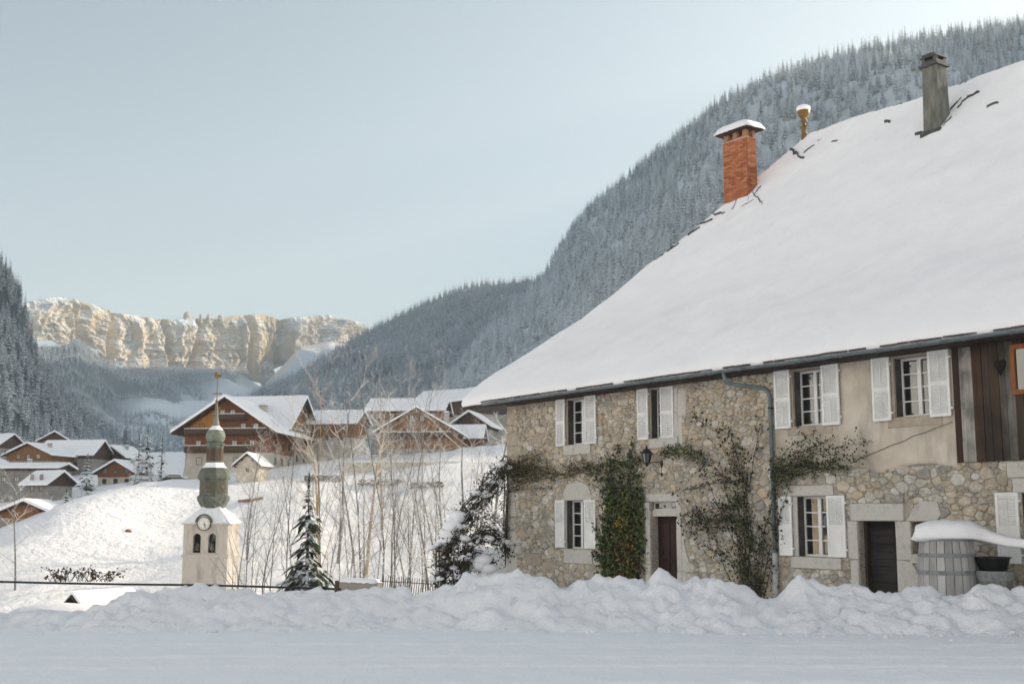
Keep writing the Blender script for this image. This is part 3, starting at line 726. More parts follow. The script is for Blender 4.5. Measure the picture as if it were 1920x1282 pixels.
# openings: s0, s1, z0, z1
OP = {'W1': (2.80, 3.72, 3.74, 5.02), 'W2': (6.38, 7.25, 3.74, 5.02), 'W3': (11.30, 12.22, 3.76, 5.02), 'W4': (14.08, 15.0, 3.78, 5.02),
      'L1': (2.72, 3.63, 0.82, 2.17), 'L2': (11.28, 12.22, 0.84, 2.17), 'L3': (16.82, 17.74, 0.84, 2.17),
      'D1': (6.30, 7.28, -0.35, 2.09), 'D2': (12.97, 13.93, -0.4, 1.63), 'S1': (14.32, 14.72, 0.97, 1.62)}
def sheet_with_holes(name, x0, x1, z0, z1, holes, y, mat, parent, thick=0.0):
    xs = sorted({x0, x1, *[h[0] for h in holes], *[h[1] for h in holes]}); zs = sorted({z0, z1, *[h[2] for h in holes], *[h[3] for h in holes]})
    xs = [x for x in xs if x0 <= x <= x1]; zs = [z for z in zs if z0 <= z <= z1]
    mb = MB()
    for a, b in zip(xs, xs[1:]):
        for c, d in zip(zs, zs[1:]):
            m, n = (a+b)/2, (c+d)/2
            if any(h[0] < m < h[1] and h[2] < n < h[3] for h in holes): continue
            mb.add([(a, y, c), (b, y, c), (b, y, d), (a, y, d)], [(0, 1, 2, 3)])
    if thick:                                            # reveals of the openings
        for h in holes:
            a, b, c, d = h
            mb.add([(a, y, c), (a, y, d), (a, y+thick, d), (a, y+thick, c)], [(0, 1, 2, 3)])
            mb.add([(b, y, c), (b, y+thick, c), (b, y+thick, d), (b, y, d)], [(0, 1, 2, 3)])
            mb.add([(a, y, d), (b, y, d), (b, y+thick, d), (a, y+thick, d)], [(0, 1, 2, 3)])
            mb.add([(a, y, c), (a, y+thick, c), (b, y+thick, c), (b, y, c)], [(0, 1, 2, 3)])
    return mb.build(name, mat, parent)
wall = sheet_with_holes('wall', SL, SR, HB, HT, list(OP.values()), 0.0, M['mortar'], house, 0.34)
mb = MB(); mb.add([(SL, 0, HB), (SL, DEP, HB), (SL, DEP, HT), (SL, 0, HT)], [(0, 1, 2, 3)]).add([(SR, 0, HB), (SR, DEP, HB), (SR, DEP, HT), (SR, 0, HT)], [(3, 2, 1, 0)])
mb.add([(SL, DEP, HB), (SR, DEP, HB), (SR, DEP, HT), (SL, DEP, HT)], [(0, 1, 2, 3)]); mb.add([(SL, .5, 3.0), (SR, .5, 3.0), (SR, DEP, 3.0), (SL, DEP, 3.0)], [(0, 1, 2, 3)])
mb.add([(SL, .9, HB), (SR, .9, HB), (SR, .9, HT), (SL, .9, HT)], [(0, 1, 2, 3)])
mb.build('rear_wall', M['mortar'], house)

# cut stone blocks round the openings and at the corner -------------------------------------------------
BLOCKS = []                                              # s0 s1 z0 z1 proud material
def blk(name, s0, s1, z0, z1, proud=0.025, mat='cut_stone', poly=None):
    BLOCKS.append((s0, s1, z0, z1))
    mb = MB()
    if poly: mb.prism(poly, -proud, 0.30)
    else: mb.box(s0, s1, -proud, 0.05, z0, z1, 0.004, 0.012)
    return mb.build(name, M[mat], house)
blk('lintel', 2.55, 3.95, 5.03, 5.2, .02, 'warm_stone'); blk('sill', 2.62, 3.85, 3.45, 3.73, .05)
blk('lintel', 6.15, 7.45, 5.03, 5.2, .02, 'warm_stone'); blk('sill', 6.3, 7.4, 3.48, 3.73, .05)
blk('jamb_stone', 7.26, 7.42, 3.74, 4.35, .02); blk('jamb_stone', 7.42, 7.72, 4.25, 4.95, .02, 'cut_stone'); blk('jamb_stone', 7.26, 7.41, 4.36, 5.0, .02); blk('jamb_stone', 7.42, 7.56, 3.5, 4.24, .02)
blk('jamb_stone', 6.18, 6.37, 3.74, 5.02, .018, 'warm_stone'); blk('jamb_stone', 2.64, 2.79, 3.74, 5.02, .018, 'warm_stone')
arch = [(2.52, 2.18), (3.86, 2.18), (3.84, 2.36), (3.70, 2.56), (3.45, 2.68), (3.10, 2.70), (2.80, 2.60), (2.62, 2.42)]
BLOCKS.append((2.52, 3.86, 2.18, 2.66)); MB().prism(arch, -.03, .04).build('lintel', M['cut_stone'], house)
blk('sill', 2.62, 3.9, .42, .81, .05); blk('jamb_stone', 3.64, 3.72, .82, 2.17, .02); blk('jamb_stone', 2.6, 2.71, .82, 2.17, .02)
# door of the left part
blk('lintel', 6.16, 7.44, 2.10, 2.30, .05); blk('door_transom', 6.31, 7.27, 1.73, 1.89, -.06)
blk('jamb_stone', 6.12, 6.29, .5, 2.09, .04); blk('jamb_stone', 6.10, 6.29, -.5, .49, .04)
blk('jamb_stone', 7.29, 7.47, .37, 2.09, .04); blk('jamb_stone', 7.29, 7.46, -.5, .36, .04)
BLOCKS.append((7.47, 7.74, .36, 1.15)); MB().prism([(7.48, .37), (7.78, .37), (7.74, .55), (7.62, .85), (7.54, 1.15), (7.48, 1.2)], -.03, .04).build('jamb_stone', M['cut_stone'], house)
blk('jamb_stone', 7.47, 7.64, -.4, .35, .035)
# window beside the pipe
blk('lintel', 11.0, 12.34, 2.18, 2.42, .04); blk('sill', 11.08, 12.5, .58, .83, .06); blk('jamb_stone', 11.14, 11.27, .84, 2.17, .02)
# cellar door
blk('lintel', 12.80, 14.16, 1.64, 2.0, .05); blk('jamb_stone', 12.70, 12.96, .82, 1.63, .045); blk('jamb_stone', 12.74, 12.96, .1, .81, .045); blk('jamb_stone', 12.68, 12.96, -.5, .09, .045)
blk('jamb_stone', 13.94, 14.31, .84, 1.63, .045)
BLOCKS.append((13.94, 14.42, .18, .83)); MB().prism([(13.945, .2), (14.35, .2), (14.48, .36), (14.44, .58), (14.30, .80), (14.1, .835), (13.945, .835)], -.04, .04).build('jamb_stone', M['cut_stone'], house)
blk('jamb_stone', 13.94, 14.18, -.5, .19, .045)
BLOCKS.append((14.18, 15.0, 1.63, 2.0)); MB().prism([(14.24, 1.64), (14.95, 1.64), (15.06, 1.78), (14.98, 2.02), (14.6, 2.04), (14.42, 1.9)], -.05, .04).build('lintel', M['cut_stone'], house)
blk('sill', 14.25, 14.85, .78, .96, .04)
blk('lintel', 16.65, 17.9, 2.18, 2.45, .03); blk('jamb_stone', 16.55, 17.2, 2.46, 2.78, .03)
# corner quoins
for z0, z1, w in ((-.5, .05, .7), (.06, .55, .55), (.56, .9, .4), (.91, 1.3, .52), (1.31, 1.7, .36), (1.71, 2.15, .45), (2.16, 2.6, .38), (2.61, 3.05, .55), (3.06, 3.5, .46), (3.51, 3.83, .8), (3.84, 4.25, .58), (4.26, 4.47, .34), (4.48, 5.0, .42), (5.01, 5.14, .6)):
    blk('quoin', SL+.002, SL+w, z0, z1-.012, .03, 'warm_stone' if z0 > 2.8 else 'cut_stone')
for s, z, w, h in ((.75, .3, .75, .35), (1.55, .12, .6, .3), (1.05, 3.86, .5, .22), (16.9, 2.2, .1, .1)):
    if w > .2: blk('stone', s, s+w, z, z+h, .03, 'warm_stone')

# rubble stones: relaxed cells between the openings -------------------------------------------------------
def clip(poly, nx_, nz_, c):
    out = []
    for i in range(len(poly)):
        a = poly[i]; b = poly[(i+1) % len(poly)]; da = a[0]*nx_+a[1]*nz_-c; db = b[0]*nx_+b[1]*nz_-c
        if da <= 0: out.append(a)
        if da*db < 0:
            t = da/(da-db); out.append((a[0]+(b[0]-a[0])*t, a[1]+(b[1]-a[1])*t))
    return out
def rubble(x0, x1, z0, z1, rfun, rg):
    """stones of very mixed size: random packing, then a weighted cell for every stone"""
    AN = 1.45                                             # stones lie a little flat
    holes = [h for h in list(OP.values())+BLOCKS]
    pts = []; G = {}; S0 = .3
    def near(x, z):
        i, j = int(math.floor(x/S0)), int(math.floor(z/S0))
        for a in (-1, 0, 1):
            for b in (-1, 0, 1): yield from G.get((i+a, j+b), ())
    for scale, tries in ((1.3, 450), (.9, 1800), (.6, 5000), (.42, 7000)):
        for _ in range(int(tries*(x1-x0)*(z1-z0)/40)):
            x, z = rg.uniform(x0, x1), rg.uniform(z0, z1); r = rfun(z)*scale*rg.uniform(.85, 1.15)
            if any(h[0]-.02 < x < h[1]+.02 and h[2]-.02 < z < h[3]+.02 for h in holes): continue
            zz = z*AN
            if any((x-q[0])**2+(zz-q[1])**2 < (.60*(r+q[2]))**2 for q in near(x, zz)): continue
            pts.append((x, zz, r)); G.setdefault((int(math.floor(x/S0)), int(math.floor(zz/S0))), []).append((x, zz, r))
    cells = []
    for (px, pz, pr) in pts:
        poly = [(max(x0, px-.4), max(z0*AN, pz-.4)), (min(x1, px+.4), max(z0*AN, pz-.4)), (min(x1, px+.4), min(z1*AN, pz+.4)), (max(x0, px-.4), min(z1*AN, pz+.4))]
        i0, j0 = int(math.floor(px/S0)), int(math.floor(pz/S0))
        for a in range(-2, 3):
            for b in range(-2, 3):
                for (qx, qz, qr) in G.get((i0+a, j0+b), ()):
                    if qx == px and qz == pz: continue
                    poly = clip(poly, qx-px, qz-pz, (qx*qx+qz*qz-px*px-pz*pz+pr*pr-qr*qr)/2)
                    if len(poly) < 3: break
                if len(poly) < 3: break
            if len(poly) < 3: break
        poly = [(p, q/AN) for p, q in poly]; z_ = pz/AN
        for h in holes:
            if len(poly) < 3: break
            best = max((h[0]-px, 0), (px-h[1], 1), (h[2]-z_, 2), (z_-h[3], 3))
            if best[0] < 0 or best[0] > .6: continue
            poly = clip(poly, *(((1, 0, h[0]), (-1, 0, -h[1]), (0, 1, h[2]), (0, -1, -h[3]))[best[1]]))
        if len(poly) >= 3: cells.append(poly)
    return cells
WARM = [(.45,.39,.315), (.51,.45,.375), (.42,.37,.31), (.54,.49,.42), (.46,.38,.285), (.38,.34,.295), (.49,.455,.405), (.45,.40,.335)]
GREY = [(.45,.43,.40), (.52,.50,.465), (.40,.38,.35), (.47,.42,.35), (.37,.345,.31), (.56,.54,.51), (.42,.37,.30), (.35,.335,.315)]
def stone_mesh(poly, rg, col, proud=1.0):
    ar = 0
    for a, b in zip(poly, poly[1:]+poly[:1]): ar += a[0]*b[1]-b[0]*a[1]
    ar = abs(ar)/2
    if ar < .0022: return None
    pts = []
    for i in range(len(poly)):                           # rounded corners
        a = poly[i]; b = poly[(i+1) % len(poly)]; L = math.hypot(b[0]-a[0], b[1]-a[1])
        if L < .02: pts.append(((a[0]+b[0])/2, (a[1]+b[1])/2)); continue
        for t in (.07, .5, .93): pts.append((a[0]+(b[0]-a[0])*t, a[1]+(b[1]-a[1])*t))
    cx = sum(p[0] for p in pts)/len(pts); cz = sum(p[1] for p in pts)/len(pts); sz = math.sqrt(ar)
    n = len(pts); h = rg.uniform(.008, .042)*proud; sh = 1-min(.007/sz, .2)
    v = []; c = []
    tl = (rg.uniform(-.06, .06), rg.uniform(-.06, .06))
    for f, y, dk in ((sh, .004, .62), (sh*.985, -h*.7, .85), (sh*.88, -h, 1.0), (sh*.42, -h*1.08, 1.0)):
        for p in pts:
            k = f*rg.uniform(.90, 1.04); dx, dz = (p[0]-cx)*k, (p[1]-cz)*k
            v.append((cx+dx, y + (dx*tl[0]+dz*tl[1] if y < 0 else 0) + (rg.uniform(-.006, .006) if y < -h*.6 else 0), cz+dz))
            c.append((col[0], col[1], col[2], 1))
    v.append((cx, -h*1.14, cz)); c.append((*col, 1))
    f = []
    for r in range(3):
        for k in range(n):
            q = (k+1) % n; f.append((r*n+k, r*n+q, (r+1)*n+q, (r+1)*n+k))
    f += [(3*n+k, 3*n+(k+1) % n, 4*n) for k in range(n)]
    return ar, v, f, c
rg = random.Random(5)
allst = []
for poly in rubble(SL, 10.72, -.5, HT, lambda z: .115 if z > 2.9 else .14, rg):
    cz = sum(p[1] for p in poly)/len(poly)
    col = rg.choice(WARM) if rg.random() < min(.8, max(.22, (cz-1.2)/2.6)) else rg.choice(GREY)
    k = rg.uniform(1.0, 1.28); col = tuple(x*k for x in col)
    m_ = stone_mesh(poly, rg, col)
    if m_: allst.append(m_)
for poly in rubble(10.78, 19.5, -.5, 2.82, lambda z: .135, rg):
    cx = sum(p[0] for p in poly)/len(poly)
    col = rg.choice(GREY) if rg.random() < (.86 if cx < 15.2 else .5) else rg.choice(WARM)
    k = rg.uniform(1.0, 1.28); col = tuple(x*k for x in col)
    m_ = stone_mesh(poly, rg, col)
    if m_: allst.append(m_)
allst.sort(key=lambda m_: -m_[0])
for ar, v, f, c in allst[:280]: mesh_obj('stone', v, f, M['stone'], house, True, c)
mb = MB()
for ar, v, f, c in allst[280:]:
    b = len(mb.v); mb.v += v; mb.c += c; mb.f += [tuple(i+b for i in q) for q in f]
tag(mb.build('rubble_stones', M['stone'], house, True, True), kind='stuff')

# plaster over the upper right part, cracked and stained -------------------------------------------------
PX0, PX1 = 10.70, 15.50
cols_ = np.arange(PX0, PX1+.001, .08); zs_ = np.arange(2.68, 5.16, .08)
pv = []; pf = []; idx = {}
hl = [OP['W3'], OP['W4']]
for j, z in enumerate(zs_):
    for i, x in enumerate(cols_):
        zz = z
        if j == 0: zz = 2.74 + .07*math.sin(x*3.1) + .05*mn.noise(Vector((x*4, 0, 0))) + .03*mn.noise(Vector((x*13, 2, 0)))
        idx[i, j] = len(pv); pv.append((x, -.045 - .012*mn.noise(Vector((x*1.3, 0, z*1.3))) - (.0 if j else -.03), zz))
for j in range(len(zs_)-1):
    for i in range(len(cols_)-1):
        x = cols_[i]+.04; z = zs_[j]+.04
        if any(h[0]-.05 < x < h[1]+.05 and h[2]-.05 < z < h[3]+.05 for h in hl): continue
        pf.append((idx[i, j], idx[i+1, j], idx[i+1, j+1], idx[i, j+1]))
mesh_obj('plaster', pv, pf, M['plaster'], house, True)
for h in hl:                                             # flush stone surrounds inside the plaster
    s0, s1, z0, z1 = h
    for nm, a, b, c, d in (('jamb_stone', s0-.13, s0-.002, z0, z1), ('jamb_stone', s1+.002, s1+.13, z0, z1), ('lintel', s0-.25, s1+.25, z1+.002, z1+.13), ('sill', s0-.2, s1+.2, z0-.22, z0-.002)):
        MB().box(a, b, -.058, .30 if nm == 'jamb_stone' else .1, c, d, .003, .01).build(nm, M['warm_stone'], house)
pts = [(12.85, -.062, 2.86), (13.2, -.062, 2.98), (13.6, -.062, 3.09), (13.95, -.062, 3.2), (14.3, -.062, 3.28), (14.5, -.062, 3.37), (14.8, -.062, 3.42), (15.05, -.062, 3.5), (15.45, -.062, 3.6)]
MB().tube(pts, .006, 4).build('crack', M['dark'], house)

# windows and shutters -----------------------------------------------------------------------------------
def bars(mb, x0, x1, z0, z1, w, y0, y1):
    mb.box(x0, x1, y0, y1, z0, z0+w); mb.box(x0, x1, y0, y1, z1-w, z1); mb.box(x0, x0+w, y0, y1, z0+w, z1-w); mb.box(x1-w, x1, y0, y1, z0+w, z1-w); return mb
def window(s0, s1, z0, z1, rows=4, yy=.2):
    mb = bars(MB(), s0+.002, s1-.002, z0+.002, z1-.002, .045, yy, yy+.06); mid = (s0+s1)/2
    mb.box(mid-.045, mid+.045, yy-.012, yy+.05, z0+.047, z1-.047)
    w = mb.build('window', M['white_paint'], house)
    for a, b in ((s0+.047, mid-.045), (mid+.045, s1-.047)):
        hgt = (z1-z0-.094)/rows
        for r in range(rows):
            c = z0+.047+hgt*r; d = c+hgt
            MB().box(a+.001, b-.001, yy+.03, yy+.036, c+(.013 if r else 0.001), d-(.013 if r < rows-1 else .001)).build('pane', M['glass'], w)
            if r: MB().box(a, b, yy+.012, yy+.045, c-.013, c+.013).build('glazing_bar', M['white_paint'], w)
    return w
def shutter(s0, s1, z0, z1, y0=-.085, panel=False, tilt=0.0, mat='white_paint'):
    """louvred shutter; with panel the lower half is a flat field"""
    y1 = y0+.035; zm = (z0+z1)/2
    mb = bars(MB(), s0, s1, z0, z1, .055, y0, y1); mb.box(s0+.055, s1-.055, y0, y1, zm-.04, zm+.04)
    if panel: mb.box(s0+.055, s1-.055, y0+.010, y1, z0+.055, zm-.04); mb.box(s0+.10, s1-.10, y0+.003, y0+.02, z0+.11, zm-.10)
    o = mb.build('shutter', M[mat], house)
    mb = MB()
    for a, b in ([(zm+.045, z1-.055)] if panel else [(z0+.055, zm-.045), (zm+.045, z1-.055)]):
        n = int((b-a)/.042)
        for k in range(n):
            z = a+(k+.5)*(b-a)/n
            mb.add([(s0+.055, y0+.004, z-.017), (s1-.055, y0+.004, z-.017), (s1-.055, y1-.004, z+.013), (s0+.055, y1-.004, z+.013), (s0+.055, y0+.008, z-.022), (s1-.055, y0+.008, z-.022)], [(0, 1, 2, 3), (0, 4, 5, 1)])
        mb.box((s0+s1)/2-.008, (s0+s1)/2+.008, y0-.004, y0+.004, a+.04, b-.04)
    mb.box(s0+.05, s1-.05, y1-.006, y1-.002, z0+.05, z1-.05)
    mb.build('louvres', M[mat], o)
    for z in (z0+.16, z1-.16):
        MB().box(s1-.01 if s0 < s1 else s0, s1+.05, y0+.005, y0+.03, z-.02, z+.02).build('hinge', M['white_paint'], o)
    return o
for k in ('W1', 'W3', 'W4', 'L1', 'L2', 'L3'):
    window(*OP[k])
window(*OP['W2'])
for k in ('W1', 'W2', 'W3', 'W4', 'L1', 'L2', 'L3'):
    a, b, c, d = OP[k]; MB().box(a-.001, a+.012, .005, .2, c+.002, d-.002).build('dark_reveal_lining', M['reveal'], house); MB().box(b-.012, b+.001, .005, .2, c+.002, d-.002).build('dark_reveal_lining', M['reveal'], house)  # thin dark lining on both sides of every window recess
ZU = (3.72, 5.068); ZL = (.85, 2.18)
shutter(2.32, 2.74, *ZU); shutter(3.66, 4.16, *ZU)
shutter(5.90, 6.33, *ZU); shutter(6.74, 7.24, *ZU, y0=-.02)
shutter(10.79, 11.26, *ZU, y0=-.12); shutter(12.19, 12.67, *ZU, y0=-.12)
shutter(13.56, 14.02, *ZU, y0=-.12); shutter(14.97, 15.46, *ZU, y0=-.12)
shutter(2.27, 2.69, *ZL, panel=True); shutter(3.6, 4.09, *ZL, panel=True)
shutter(10.77, 11.16, *ZL, panel=True); shutter(12.18, 12.67, *ZL, panel=True)
shutter(16.30, 16.78, *ZL, panel=True); shutter(17.76, 18.24, *ZL, panel=True)
# small round dish standing behind the glass of the lower right window
_d = MB().lathe([(.13, 0), (.15, .01), (.15, .02), (.13, .025)], 20).build('round_disc', M['white_paint'], house)
_d.location = (12.02, .196, 1.62); _d.rotation_euler = (math.pi/2, 0, 0); _r = MB().lathe([(.15, -.002), (.165, .005), (.165, .022), (.15, .03)], 20).build('rim', M['zinc'], _d)

# doors ---------------------------------------------------------------------------------------------------
o = MB().box(6.302, 7.278, .24, .30, -.4, 1.728).build('door', M['door_wood'], house)
for a, b in ((6.42, 6.76), (6.82, 7.18)):
    for c, d in ((-.1, .55), (.65, 1.55)): MB().box(a, b, .222, .245, c, d, 0, .02).build('door_panel', M['door_wood'], o)
_h = MB().lathe([(.02, 0), (.035, .03), (.03, .05)], 10).build('handle', M['iron'], o); _h.location = (6.5, .2, .8); _h.rotation_euler = (math.pi/2, 0, 0)
w = bars(MB(), 6.302, 7.278, 1.892, 2.088, .025, .12, .17).build('window', M['white_paint'], house)
for k in range(3):
    a = 6.33+k*.31; MB().box(a, a+.30, .14, .146, 1.918, 2.062).build('pane', M['glass'], w)
    if k: MB().box(a-.012, a+.004, .125, .165, 1.918, 2.062).build('glazing_bar', M['white_paint'], w)
o = MB().box(12.972, 13.928, .30, .33, -.45, 1.628).build('door', M['plank_black'], house)
for k in range(13):
    z = -.42+k*.157; MB().box(13.02, 13.92, .278+rnd.uniform(-.006, .006), .305, z, z+.15, .003).build('plank', M['plank_black'], o)
MB().box(12.975, 13.04, .16, .30, -.45, 1.625).build('door_frame', M['soffit'], house)
o = bars(MB(), 14.322, 14.718, .972, 1.618, .03, .18, .23).build('window', M['soffit'], house)
MB().box(14.35, 14.69, .2, .206, 1.0, 1.59).build('pane', M['glass'], o)

# weathered barn boards of the upper right end -----------------------------------------------------------
x = 15.52; pk = [((.06,.032,.024), .17), ((.34,.32,.30), .30), ((.07,.042,.03), .20), ((.06,.045,.038), .17), ((.075,.05,.035), .19), ((.10,.088,.078), .15), ((.16,.15,.14), .17), ((.06,.042,.032), .18)]
k = 0
while x < 19.3:
    c, w_ = pk[k % len(pk)]; w_ *= rnd.uniform(.92, 1.08); yo = rnd.uniform(-.02, .012)
    MB().col(c).box(x, x+w_-.008, -.10+yo, -.03, 2.80+rnd.uniform(-.03, .02), 5.18, .003, .006).build('plank', M['old_plank'], house, False, True)
    x += w_; k += 1
MB().box(15.5, 19.4, -.035, -.01, 2.86, 5.15).build('board_backing', M['dark'], house)
# dark heart on a board, painting the shade inside a cut-out
hp = []
for i in range(24):
    a = 2*math.pi*i/24; hp.append((16.60+.0105*16*math.sin(a)**3*.75, 4.60+.0105*(13*math.cos(a)-5*math.cos(2*a)-2*math.cos(3*a)-math.cos(4*a))))
MB().prism(hp, -.135, -.10).build('dark_heart', M['dark'], house)
w = bars(MB(), 16.84, 17.7, 4.02, 4.98, .09, -.16, -.08).build('window', M['orange_wood'], house)
MB().box(16.93, 17.61, -.12, -.115, 4.11, 4.89).build('pane', M['glass'], w)

# roof ----------------------------------------------------------------------------------------------------
ZQ = np.array([(0, 5.40), (.03, 5.70), (.06, 5.96), (.1, 6.25), (.2, 6.92), (.28, 7.45), (.36, 8.05), (.44, 8.74), (.52, 9.46), (.6, 10.18), (.7, 11.05), (.8, 11.92), (.9, 12.85), (1.0, 13.80)])
_qq = np.linspace(0, 1, 101); _zz = np.interp(_qq, ZQ[:, 0], ZQ[:, 1]); _ker = np.ones(7)/7
_zs = np.convolve(np.pad(_zz, 3, mode='edge'), _ker, 'valid'); _zs[:4] = _zz[:4]; _zs[-4:] = _zz[-4:]
def zq(q): return np.interp(q, _qq, _zs)
TS, TY, IS, IY, RS = -1.9, -.58, 6.87, 8.58, 31.0         # eave corner, inset of the ridge end, right eave corner
def roof_face(kind, du, nq):
    """rows up the slope; the first rows wrap the rounded eave"""
    rows = [(-1, .10, -.30), (-1, -.02, -.24), (-1, -.05, -.15), (-1, -.02, -.06)] + [(q, 0, 0) for q in np.linspace(0, 1, nq)]
    width = {'front': RS-TS, 'back': RS-TS}.get(kind, 16-2*TY); n = int(width/du)
    P = []
    for q, dy, dz in rows:
        qq_ = max(q, 0); a0 = TS+IS*qq_; a1 = RS-IS*qq_; b0 = TY+IY*qq_; b1 = 16-TY-IY*qq_
        for i in range(n+1):
            u = i/n
            if kind == 'front': s, y = a0+(a1-a0)*u, b0+dy
            elif kind == 'left': s, y = a0+dy, b1+(b0-b1)*u
            elif kind == 'back': s, y = a1+(a0-a1)*u, b1-dy
            else: s, y = a1-dy, b0+(b1-b0)*u
            z = float(zq(qq_))+dz
            if q >= 0:
                n1 = mn.fractal(Vector((s*.35, y*.35, z*.35)), 1, 2, 4); n2 = mn.noise(Vector((s*1.6, y*1.6, z*1.6))); n3 = mn.noise(Vector((s*5, y*5, z*5)))
                edge = min(1, q*12+.15)
                z += (.10*n1+.040*n2+.014*n3)*edge
                crest_ = max(0, 1-abs(q-1)*14); z += .06*crest_
            else: z += .03*mn.noise(Vector((s*1.3, y*1.3, 0)))
            P.append((s, y, z))
    return P, grid_faces(n+1, len(rows))
v = []; f = []
for kind, du in (('front', .14), ('left', .2), ('back', .6), ('right', .6)):
    P, Fc = roof_face(kind, du, 80 if kind in ('front', 'left') else 20)
    b = len(v); v += P; f += [tuple(i+b for i in q) for q in Fc]
mesh_obj('roof_snow', v, f, M['snow_roof'], house, True)
# slate deck under the snow, boarded soffit
v = []; f = []
def quadrow(q, dz):
    a0 = TS+IS*q; a1 = RS-IS*q; b0 = TY+IY*q; b1 = 16-TY-IY*q; z = float(zq(q))+dz
    return [(a0, b0, z), (a1, b0, z), (a1, b1, z), (a0, b1, z)]
qs = [0, .06, .12, .2, .28, .36, .44, .52, .7, .85, .985]
for q in qs: v += quadrow(q, -.25)
for k in range(len(qs)-1):
    for e in range(4):
        g_ = (e+1) % 4; f.append((k*4+e, k*4+g_, k*4+4+g_, k*4+4+e))
roof = mesh_obj('roof', v, f, M['slate'], house)
mb = MB(); mb.box(TS+.06, RS-.06, TY+.05, .0, 5.06, 5.13); mb.box(TS+.06, SL+.02, 0, 16-TY, 5.06, 5.13); mb.build('soffit', M['soffit'], roof)
mb = MB(); mb.box(TS+.02, RS, TY+.0, TY+.045, 5.07, 5.2); mb.box(TS+.02, TS+.06, TY+.045, 16.5, 5.07, 5.2); mb.build('fascia', M['soffit'], roof)
# row of slate edges that show between the snow and the gutter
x = -1.2
while x < 20:
    w_ = rnd.uniform(.22, .5)
    if rnd.random() < .8: MB().box(x, x+w_, TY-.075+rnd.uniform(-.01, .01), TY+.1, 5.195+rnd.uniform(0, .012), 5.232+rnd.uniform(0, .01), .004).build('slate', M['slate'], roof)
    x += w_+rnd.uniform(0, .05)
# gutter and downpipe
gp_ = []
gm = MB(); n = 9
sx = np.arange(-.6, 30, .5); vv = []; ff = []
for i, s in enumerate(sx):
    for k in range(n):
        a = math.pi + math.pi*k/(n-1); vv.append((s, TY-.085+.075*math.cos(a), 5.165+.075*math.sin(a)+.004*math.sin(s*2)))
for i in range(len(sx)-1):
    for k in range(n-1): ff.append((i*n+k, i*n+k+1, (i+1)*n+k+1, (i+1)*n+k))
gut = mesh_obj('gutter', vv, ff, M['zinc'], house, True)
_s = gut.modifiers.new('thickness', 'SOLIDIFY'); _s.thickness = .008
for s in np.arange(.2, 20, 1.0):
    MB().tube([(s, TY-.165, 5.17), (s, TY-.13, 5.10), (s, TY-.085, 5.083), (s, TY-.03, 5.10), (s, TY+.02, 5.15)], .011, 4).build('gutter_bracket', M['zinc'], gut)
pp = [(9.72, TY-.085, 5.12), (9.74, TY-.085, 5.0), (9.80, TY-.04, 4.86), (9.98, TY+.06, 4.80), (10.3, -.24, 4.74), (10.52, -.14, 4.69), (10.62, -.12, 4.6), (10.655, -.115, 4.45), (10.66, -.115, .95)]
dp = MB().tube(pp, .047, 12).build('downpipe', M['zinc'], house, True)
MB().tube([(10.66, -.115, .97), (10.655, -.115, -.5)], .062, 12).build('pipe_foot', M['zinc_pale'], dp, True)
for z in (4.2, 2.6, 1.4): MB().lathe([(.058, z), (.066, z+.005), (.066, z+.035), (.058, z+.04)], 12, (10.66, -.115)).build('pipe_clamp', M['iron'], dp)
MB().lathe([(.056, .9), (.075, .91), (.075, .96), (.056, .98)], 12, (10.66, -.115)).build('pipe_collar', M['zinc'], dp)

def roof_z(s, y):
    q1 = (y-TY)/IY; q2 = (s-TS)/IS; return float(zq(min(q1, q2, 1.0)))
# dark strips for bare slates and painted shadow lines along snow cracks
def bare(s, y, L, ang, w_=.06, lift=.03):
    d = Vector((math.cos(ang), math.sin(ang))); n_ = Vector((-d.y, d.x)); P = []
    m = max(3, int(L/.09))
    top = []
    for k in range(m+1):
        c = Vector((s, y)) + d*(L*k/m) + n_*rnd.uniform(-.035, .035); ww = w_*rnd.uniform(.25, 1.0)*(1-.7*abs(2*k/m-1)**3)
        for sg in (-1, 1):
            p = c+n_*ww*sg*.5; top.append((p.x, p.y, roof_z(p.x, p.y)+lift+.012))
    fs_ = [(2*k, 2*k+1, 2*k+3, 2*k+2) for k in range(m)]
    b = len(top); low = [(a, b_, c-.14) for a, b_, c in top]
    fs_ += [(2*k, 2*k+2, 2*k+2+b, 2*k+b) for k in range(m)] + [(2*k+1, 2*k+1+b, 2*k+3+b, 2*k+3) for k in range(m)]
    mesh_obj('slate_shadow_strip', top+low, fs_, M['slate'], roof)
def roof_hit(px, py):
    r = ray(px, py); C0 = Vector((0, 0, EYE)); best = None
    lo, hi = None, None
    for k in range(400):
        y = -.5 + 8.5*k/399; P0 = W0 - NV*y; t = ((P0-C0).dot(NV))/r.dot(NV); P = C0+r*t; s = (P-W0).dot(DXV)
        e = P.z - (roof_z(s, y)+.03)
        if best is None or abs(e) < best[0]: best = (abs(e), s, y)
    return best[1], best[2]
